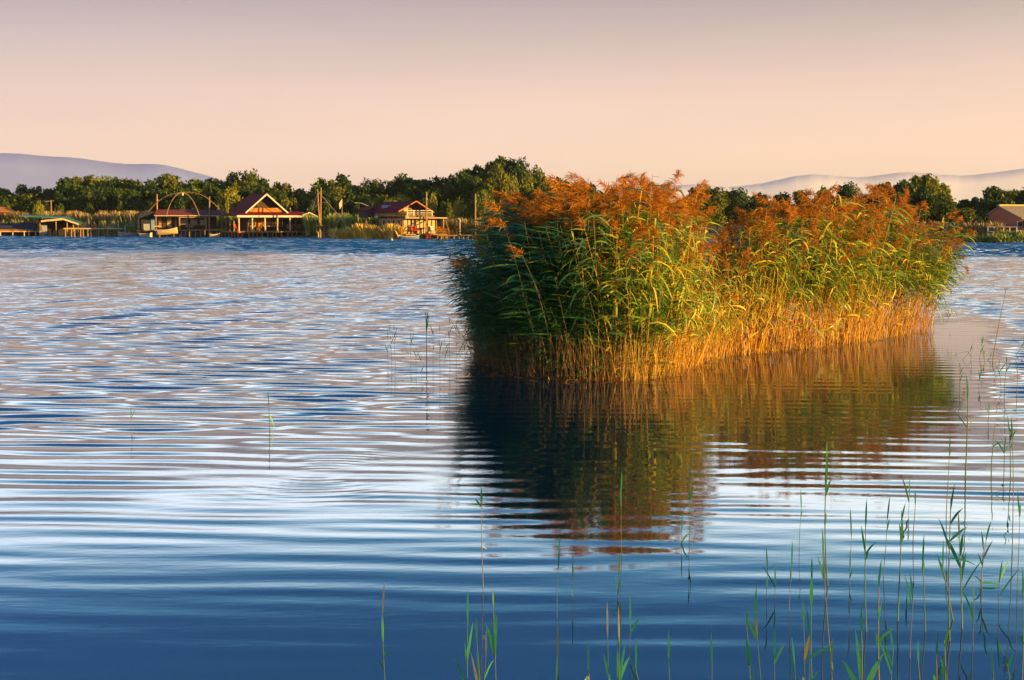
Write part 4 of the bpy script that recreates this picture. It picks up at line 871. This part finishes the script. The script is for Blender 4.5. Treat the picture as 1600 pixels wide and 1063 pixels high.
while k < target:
    p = ri.uniform(lo_, hi_)
    if not inside(p): continue
    df = edge(p, FR)[0]
    if ri.uniform() > (1.0 if df < 1.2 else .55): continue
    px = 800 + p[0] / p[1] * F * CP
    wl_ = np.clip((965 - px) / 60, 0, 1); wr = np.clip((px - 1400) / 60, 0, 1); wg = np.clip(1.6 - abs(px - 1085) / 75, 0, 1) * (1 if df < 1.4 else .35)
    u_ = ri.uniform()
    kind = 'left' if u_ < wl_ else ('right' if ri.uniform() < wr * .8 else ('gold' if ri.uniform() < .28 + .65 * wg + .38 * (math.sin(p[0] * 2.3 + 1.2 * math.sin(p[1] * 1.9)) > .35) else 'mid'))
    h = 1.0 + np.interp(px, HX, HH) * .38 + ri.normal(0, .075) - (.22 if df < .5 else 0) * ri.uniform(0, 1.2)
    h += .07 * math.sin(p[0] * 5.1 + 1.7 * math.sin(p[1] * 3.3)) + .05 * math.sin(p[0] * 9.7 + p[1] * 4.1)
    if kind == 'left' and df < .6 and ri.uniform() < .4: h *= ri.uniform(.55, .85)
    add_stem(p, kind, h); k += 1
for k in range(3000):                                        # dry broken stalks at the waterline
    i = ri.integers(len(FR) - 1); t = ri.uniform(); q = FR[i] * (1 - t) + FR[i+1] * t; nrm = np.array([(FR[i+1]-FR[i])[1], -(FR[i+1]-FR[i])[0]]); nrm /= np.linalg.norm(nrm)
    px = 800 + q[0] / q[1] * F
    p = q + nrm * ri.uniform(-.7, .22 if px < 1060 else .05); add_stem(p, 'stub' if px < 960 + ri.normal(0, 30) else 'dry', ri.uniform(.35, .95) if px < 1060 else (ri.uniform(.6, 1.55) + .5 * max(0, math.sin(q[0] * 3.1 + 1))) if px < 1420 else ri.uniform(.6, 1.4), R(ri.normal(3, 8)))
for k in range(34):                                          # bent and leaning stragglers along the sunlit front
    i = ri.integers(5, len(FR) - 1); t = ri.uniform(); q = FR[i] * (1 - t) + FR[i+1] * t; nrm = np.array([(FR[i+1]-FR[i])[1], -(FR[i+1]-FR[i])[0]]); nrm /= np.linalg.norm(nrm)
    add_stem(q - nrm * ri.uniform(0, .35), 'gold' if ri.uniform() < .5 else 'mid', ri.uniform(.45, .85), R(ri.uniform(5, 38)) * (1 if ri.uniform() < .8 else 1.7))
for k in range(230):                                         # fresh green shoots along the shaded end
    i = ri.integers(0, 6); t = ri.uniform(); q = FR[i] * (1 - t) + FR[i+1] * t; nrm = np.array([(FR[i+1]-FR[i])[1], -(FR[i+1]-FR[i])[0]]); nrm /= np.linalg.norm(nrm)
    p = q - nrm * ri.uniform(.12, .6); add_stem(p, 'shoot', ri.uniform(.7, 1.6), R(4))
def rotm(s_): return (Matrix.Rotation(s_['ry'], 3, 'Y') @ Matrix.Rotation(s_['rx'], 3, 'X') @ Matrix.Rotation(s_['rz'], 3, 'Z'))
ind = [s_ for s_ in stems if s_['kind'] in ('left', 'gold', 'mid', 'right')]
ind.sort(key=lambda s_: s_['df'] + .02 * s_['p'][1]); ind = ind[:178]
ind_ids = {id(s_) for s_ in ind}
PM = {}
for kind in ('left', 'gold', 'mid', 'right'):
    for v, (st, lv, pl) in enumerate(PROTO[kind]):
        PM[kind, v] = [('stalk', np_mesh('stalk', *st[:2], M['reed_stalk'], st[2])), ('leaves', np_mesh('leaves', *lv[:2], M['reed_leaf'], lv[2]))] + ([('plume', np_mesh('plume', *pl[:2], M['plume'], pl[2]))] if pl else [])
ZL = {'left': 'dark green reed with sideways leaves at the island\'s shaded left end', 'gold': 'reed with hanging yellow green leaves on the island\'s golden front edge',
      'mid': 'reed with brown stalk and green upper leaves along the island\'s front edge', 'right': 'reed with leaves streaming right at the island\'s right end'}
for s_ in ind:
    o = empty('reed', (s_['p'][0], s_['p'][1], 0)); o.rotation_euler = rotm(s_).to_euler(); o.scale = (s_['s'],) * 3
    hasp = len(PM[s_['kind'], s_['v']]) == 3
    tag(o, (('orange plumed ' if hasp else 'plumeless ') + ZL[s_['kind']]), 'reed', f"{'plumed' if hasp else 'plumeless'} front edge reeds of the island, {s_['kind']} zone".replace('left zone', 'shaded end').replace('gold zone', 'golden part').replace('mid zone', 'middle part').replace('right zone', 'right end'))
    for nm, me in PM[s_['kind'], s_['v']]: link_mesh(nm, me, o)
def bake(name, label, m, idx, kinds):
    Vs, Qs, Ts, n = [], [], [], 0
    for s_ in stems:
        if id(s_) in ind_ids or s_['kind'] not in kinds: continue
        g = PROTO[s_['kind']][s_['v']][idx]
        if g is None: continue
        A = np.array(rotm(s_)) * s_['s']
        Vs.append(g[0] @ A.T + np.array([s_['p'][0], s_['p'][1], 0])); Qs.append(g[1] + n); Ts.append(np.clip(g[2] + ri.normal(0, .16 if idx == 0 else .10), 0, 1)); n += len(g[0])
    me = np_mesh(name, np.concatenate(Vs), np.concatenate(Qs), m, np.concatenate(Ts))
    return me
K4 = ('left', 'gold', 'mid', 'right')
bed = tag(empty('reed_bed', (POLY.mean(0)[0], POLY.mean(0)[1], 0)), 'dense inner mass of tall plumed reeds making up the reed island', kind='stuff')
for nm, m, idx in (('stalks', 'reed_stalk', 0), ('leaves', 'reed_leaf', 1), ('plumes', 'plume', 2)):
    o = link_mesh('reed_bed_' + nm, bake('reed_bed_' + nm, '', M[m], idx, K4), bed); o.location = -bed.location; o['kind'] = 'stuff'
bed2 = tag(empty('dry_stalks', (POLY.mean(0)[0], POLY.mean(0)[1], 0)), 'brown broken stalks standing at the waterline of the reed island', kind='stuff')
for nm, m, idx in (('stalks', 'reed_stalk', 0), ('leaves', 'reed_leaf', 1)):
    o = link_mesh('dry_' + nm, bake('dry_' + nm, '', M[m], idx, ('dry',)), bed2); o.location = -bed2.location; o['kind'] = 'stuff'
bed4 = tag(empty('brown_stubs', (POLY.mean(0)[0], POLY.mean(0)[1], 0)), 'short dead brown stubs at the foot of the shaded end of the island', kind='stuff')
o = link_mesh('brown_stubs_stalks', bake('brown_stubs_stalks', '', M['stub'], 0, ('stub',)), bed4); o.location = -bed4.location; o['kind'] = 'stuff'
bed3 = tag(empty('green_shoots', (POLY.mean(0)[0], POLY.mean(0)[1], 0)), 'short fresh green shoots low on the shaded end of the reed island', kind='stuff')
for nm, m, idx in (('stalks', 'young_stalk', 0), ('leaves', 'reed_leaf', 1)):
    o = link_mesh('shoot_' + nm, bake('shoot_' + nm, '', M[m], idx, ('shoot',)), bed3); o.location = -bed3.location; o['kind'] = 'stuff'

lit = []
for k in range(330):                                          # straw and leaf scraps afloat along the island's edge
    i = ri.integers(len(FR) - 1); t = ri.uniform(); q = FR[i] * (1 - t) + FR[i+1] * t; nrm = np.array([(FR[i+1]-FR[i])[1], -(FR[i+1]-FR[i])[0]]); nrm /= np.linalg.norm(nrm)
    p = q + nrm * abs(ri.normal(0, .28)); a = ri.uniform(0, 3.14); L = ri.uniform(.05, .32); d = np.array([math.cos(a), math.sin(a), 0])
    c = np.array([p[0], p[1], ri.uniform(.004, .014)]); path = [c - d * L / 2, c + np.array([0, 0, ri.uniform(0, .012)]), c + d * L / 2 + np.array([0, 0, ri.uniform(-.01, .03)])]
    lit.append(strip(path, [.003, .007, .003], np.cross(d, [0, 0, 1]), ri.uniform(.3, 1)))
l_ = merge(lit); tag(link_mesh('floating_litter', np_mesh('floating_litter', *l_[:2], M['reed_stalk'], l_[2])), 'dead straw and leaf scraps floating along the edge of the reed island', kind='stuff')

# ------------------------------------------------------------------ single reeds standing in open water
rf = np.random.default_rng(5)
def px_m(Y): return Y / F
def single(tx, ty, bx, by, leaves=(), n=2, r=.0026, brown=.3, bent=None, Y=None):
    """a young reed rooted where photo pixel (bx, by) meets the water; leaves: (t along stalk, dx, dy in pixels at its distance, width)"""
    B = G(bx, by) if Y is None else W(bx, by, Y); D = B.y; T = W(tx, ty, D + rf.normal(0, .05)); k = px_m(D)
    o = empty('reed', (B.x, B.y, 0)); T = np.array(T - Vector((B.x, B.y, 0))); b0 = np.array([0, 0, -.15])
    mid = (np.array(W(*bent, D)) - np.array((B.x, B.y, 0))) if bent else None
    H = T[2]
    def P(t):
        if mid is not None: return b0 * (1 - t) ** 2 * 1 + mid * 2 * t * (1 - t) + T * t * t if False else (b0 + (mid - b0) * t / .6 if t < .6 else mid + (T - mid) * (t - .6) / .4)
        q = b0 + (T - b0) * t; q[0] += (.02 * math.sin(t * 3.1) * H) * sgn; q[1] += .01 * math.sin(t * 5); return q
    sgn = rf.choice((-1, 1)) * rf.uniform(.3, 1)
    st = tube_np([P(t) for t in np.linspace(0, 1, 9)], r, r * .45, brown, 5)
    lv = []
    ls = list(leaves)
    if not ls:
        for q in range(n):
            t = rf.uniform(.55, .95); sd_ = rf.choice((-1, 1)); L = rf.uniform(.10, .24); ls.append((t, sd_ * L / k * rf.uniform(.15, .5), -L / k * rf.uniform(.6, 1.0), rf.uniform(.005, .009)))
    ls.append((.93, (T[0] - P(.8)[0]) / k * .3, -.16 / k * rf.uniform(.6, 1.1), .006))
    for t, dx, dy, w in ls:
        p = P(t); e = np.array([dx * k, rf.normal(0, .05), -dy * k]); L = np.linalg.norm(e); path = []
        sag = rf.uniform(.02, .12) * L
        for q in np.linspace(0, 1, 6): path.append(p + e * q + np.array([0, 0, sag * math.sin(q * PI)]))
        dn = e / max(L, 1e-6); side = np.cross(dn, [rf.uniform(-.4, .4), 1, 0]); side /= np.linalg.norm(side); side = side * .85 + np.array([0, .4, 0])
        w *= .85; lv.append(strip(path, [w * .5, w * .9, w, w * .85, w * .5, w * .05], side, rf.uniform(.05, .7) if rf.uniform() > .1 else 1.0))
    link_mesh('stalk', np_mesh('stalk', *st[:2], M['young_stalk'], st[2], True), o); l_ = merge(lv); link_mesh('leaves', np_mesh('leaves', *l_[:2], M['young_leaf'], l_[2], True), o)
    return o
GR = {}
def grp(key, group, fmt, entries):
    obs = []
    for e in entries: e = dict(zip(('tx', 'ty', 'bx', 'by', 'leaves', 'n', 'r', 'brown', 'bent'), e)); obs.append((e['bx'], single(**e)))
    obs.sort(key=lambda t: t[0]); N = len(obs)
    for i, (_, o) in enumerate(obs): tag(o, fmt.format(o=ORD[i] if i < N - 1 or N < 3 else 'last'), 'reed', group)
# left of the island
grp('a', 'thin reeds in open water left of the island', '{o} from left of the thin reeds standing left of the reed island',
    [(606, 525, 607, 571), (609, 513, 612, 575), (616, 513, 619, 573), (642, 530, 642, 570), (650, 552, 651, 580), (658, 560, 658, 593), (665, 488, 666, 577, ((.7, 5, -26, .012), (.75, 2, -30, .014), (.85, 6, -14, .009)), 0, .007),
     (677, 520, 677, 575), (687, 512, 688, 582), (703, 503, 704, 578, ((.7, -3, -16, .008), (.8, 7, -16, .008))), (695, 535, 693, 600), (713, 513, 714, 562), (718, 520, 718, 590), (726, 545, 726, 582), (733, 505, 742, 560, (), 4), (741, 515, 752, 572, (), 4), (756, 520, 757, 575, (), 3), (735, 560, 770, 557, (), 1)])
grp('s', 'lone reeds in the open water on the left', '{o} from left of the two lone reeds on the open water at left', [(420, 630, 421, 671, ((.72, 7, 22, .008), (.9, -1, -8, .006)), 0, .006), (205, 650, 203, 668, (), 1, .0015, .9)])
# bottom, left of centre
grp('b', 'young reeds at the bottom centre', '{o} from left of the young green reeds at the bottom centre of the water',
    [(598, 945, 606, 1085, ((.55, 9, -28, .005), (.45, -8, -22, .006), (.7, -2, -40, .008)), 0),
     (752, 779, 757, 925, ((.93, -10, -16, .010), (.95, 1, -22, .010), (.6, 8, 6, .004)), 0, .0035, .9),
     (731, 965, 732, 1090, ((.3, -24, -66, .008), (.62, 9, -55, .008), (.55, -4, -40, .006)), 0), (744, 990, 752, 1100, ((.35, -16, -75, .009), (.5, -6, -50, .008)), 0),
     (770, 936, 776, 1095, ((.55, -16, -60, .010), (.57, -1, -70, .012), (.6, 3, -66, .008)), 0), (760, 1016, 754, 1095, (), 1),
     (874, 858, 871, 966, ((.8, 1, -34, .006),), 0), (871, 1016, 870, 1090, ((.6, 2, -40, .007),), 0), (895, 900, 895, 931, ((.5, 0, -12, .005),), 0), (971, 757, 974, 868, ((.75, -1, -32, .008),), 0),
     (967, 893, 964, 931, ((.5, 4, -26, .006), (.6, -3, -20, .005)), 0), (949, 985, 956, 1085, ((.5, -8, -40, .007), (.3, 2, -30, .006)), 0), (967, 995, 964, 1090, ((.4, -2, -70, .008), (.5, 12, -66, .008), (.5, 18, -38, .010)), 0),
     (985, 975, 983, 1012, (), 1), (1078, 750, 1079, 834, ((.75, -4, -14, .006), (.72, 1, -26, .008)), 0), (1065, 828, 1065, 847, (), 1), (1044, 1026, 1048, 1095, ((.2, -6, -50, .012),), 0), (992, 1040, 1018, 1090, ((.3, -22, -28, .010),), 0), (1112, 1036, 1110, 1090, ((.4, 3, -35, .008),), 0),
     (919, 1046, 922, 1085, ((.9, -14, 24, .012),), 0, .006, 1.0)])
# bottom right
grp('c', 'young reeds in the lower right water', '{o} from left of the young reeds between the bottom centre and the right corner cluster',
    [(1291, 713, 1297, 914, ((.78, 1, -60, .010), (.74, 10, -30, .009), (.55, 2, -20, .008)), 0, .005), (1285, 862, 1308, 1046, ((.8, -9, -40, .007), (.78, -2, -55, .008)), 0, .004, .7), (1252, 787, 1250, 856, ((.8, 4, -10, .005),), 0), (1199, 886, 1197, 932, ((.6, 1, -20, .006),), 0), (1211, 910, 1211, 936, (), 1),
     (1237, 880, 1234, 957, ((.75, 1, -22, .006),), 0), (1268, 893, 1274, 1085, ((.78, -1, -48, .010),), 0), (1254, 960, 1257, 1090, ((.6, 45, -28, .009), (.3, -10, -40, .007), (.6, 1, -50, .011)), 0), (1178, 955, 1196, 1090, ((.75, -18, -40, .009), (.78, -4, -40, .009)), 0), (1166, 975, 1177, 1090, ((.6, -6, -46, .012), (.4, 6, -30, .006)), 0),
     (1240, 1030, 1247, 1095, ((.3, -14, -40, .007), (.3, 8, -45, .007), (.4, 2, -50, .008)), 0), (1209, 1020, 1210, 1095, (), 1), (1297, 1030, 1310, 1098, ((.15, -12, -56, .016),), 0), (1330, 830, 1329, 916, ((.5, 5, -28, .006), (.4, 3, -16, .006)), 0), (1265, 1000, 1268, 1090, ((.5, 12, -30, .005),), 0)])
grp('d', 'young reeds in the right corner', '{o} from left of the young reeds in the lower right corner cluster',
    [(1408, 798, 1402, 972, ((.75, 1, -44, .011), (.8, 3, -20, .008)), 0, .005), (1386, 802, 1378, 902, ((.8, 4, -20, .006),), 0, .003), (1352, 808, 1357, 988, ((.75, -8, -45, .007), (.74, 12, -25, .007), (.7, 4, -14, .009)), 0, .0045), (1420, 775, 1420, 798, (), 1), (1430, 782, 1428, 846, (), 0, .004, .8),
     (1483, 700, 1478, 806, ((.9, 2, -10, .005),), 1, .004, .8), (1485, 778, 1487, 1002, ((.85, 13, -30, .009), (.75, 24, -26, .009), (.7, -8, -44, .007), (.65, 40, 8, .006)), 0, .005), (1497, 828, 1506, 985, ((.7, -30, -58, .012), (.8, -3, -40, .010), (.6, 10, -45, .009), (.5, 30, -60, .006)), 0, .005), (1470, 880, 1498, 970, ((.8, -10, -40, .010),), 0, .005),
     (1440, 870, 1449, 988, ((.85, -1, -24, .010),), 0, .004), (1426, 930, 1424, 1030, (), 1, .003, .8), (1541, 835, 1532, 922, ((.7, 10, -32, .007), (.6, -9, -22, .006), (.4, -12, -10, .005)), 0, .004), (1536, 850, 1537, 915, ((.4, 30, 2, .009),), 0, .0035, .9), (1345, 985, 1346, 1098, ((.35, -30, -60, .016), (.45, -8, -90, .010), (.3, 36, -78, .018), (.3, -26, -24, .006)), 0, .006),
     (1372, 900, 1378, 1085, ((.55, 18, -30, .008), (.5, -14, -40, .006), (.7, -3, -40, .006)), 0, .005, .8), (1580, 672, 1582, 862, ((.97, -4, -14, .006), (.95, 4, -14, .006)), 0, .004, .7), (1592, 795, 1590, 922, (), 1, .003, .9), (1597, 920, 1596, 1090, ((.6, -10, -20, .006),), 0, .004, .6), (1433, 1030, 1444, 1100, ((.3, -14, -50, .012),), 0, .005),
     (1462, 1022, 1470, 1096, ((.4, -8, -46, .014),), 0, .005, 1.0), (1474, 1000, 1480, 1096, ((.5, -6, -46, .009), (.4, 10, -20, .008)), 0, .005), (1551, 1046, 1552, 1098, ((.4, 0, -30, .012),), 0, .005), (1572, 1036, 1590, 1100, ((.2, -16, -44, .013),), 0, .005), (1395, 1010, 1393, 1095, (), 2, .003), (1412, 960, 1452, 946, ((.5, -40, 30, .004),), 0, .003, .9), (1521, 940, 1524, 1010, (), 2, .003, .7), (1560, 905, 1562, 950, (), 2, .003, .7)])
# right edge
grp('e', 'reeds in the open water right of the island', '{o} from left of the sparse reeds on pale water right of the reed island',
    [(1572, 450, 1549, 566, ((.5, 2, -3, .003),), 0, .008, .9), (1511, 600, 1508, 746, ((.86, -1, -32, .012), (.6, -22, -30, .006), (.6, 16, -18, .005)), 0, .007, .2), (1500, 575, 1501, 612, (), 2, .005), (1519, 546, 1516, 562, (), 1, .004, .8), (1534, 536, 1530, 560, (), 2, .005, .6), (1535, 552, 1545, 566, (), 2, .005, .7),
     (1552, 682, 1550, 737, ((.8, 14, -12, .007), (.7, 4, -14, .008)), 0, .006), (1576, 668, 1580, 752, ((.8, -2, -20, .008), (.7, 6, -12, .007)), 0, .005), (1568, 700, 1570, 735, (), 2, .005), (1573, 565, 1570, 615, (), 3, .005, .6), (1560, 568, 1567, 612, (), 2, .004, .6), (1590, 572, 1589, 618, (), 1, .005, .8), (1545, 640, 1544, 658, (), 1, .004, .9), (1530, 590, 1529, 606, (), 1, .004, .9), (1517, 547, 1493, 563, ((.9, -22, 8, .006),), 0, .006, .9), (1548, 560, 1522, 563, ((.6, 8, -6, .006),), 1, .006, .9), (1600, 536, 1578, 556, (), 1, .007, .9)])

# ------------------------------------------------------------------ air
def haze():
    m = bpy.data.materials.new('haze'); m.use_nodes = True; n, l = m.node_tree.nodes, m.node_tree.links; n.clear()
    out = n.new('ShaderNodeOutputMaterial'); v = n.new('ShaderNodeVolumePrincipled'); v.inputs['Color'].default_value = (.88, .93, 1.0, 1); v.inputs['Density'].default_value = 6e-5; v.inputs['Anisotropy'].default_value = 0.0
    l.new(v.outputs[0], out.inputs['Volume'])
    o = MB().box(-11000, 11000, -400, 12200, -1.5, 405).build('haze', m); tag(o, 'thin warm evening haze over the lake', kind='stuff')
haze()
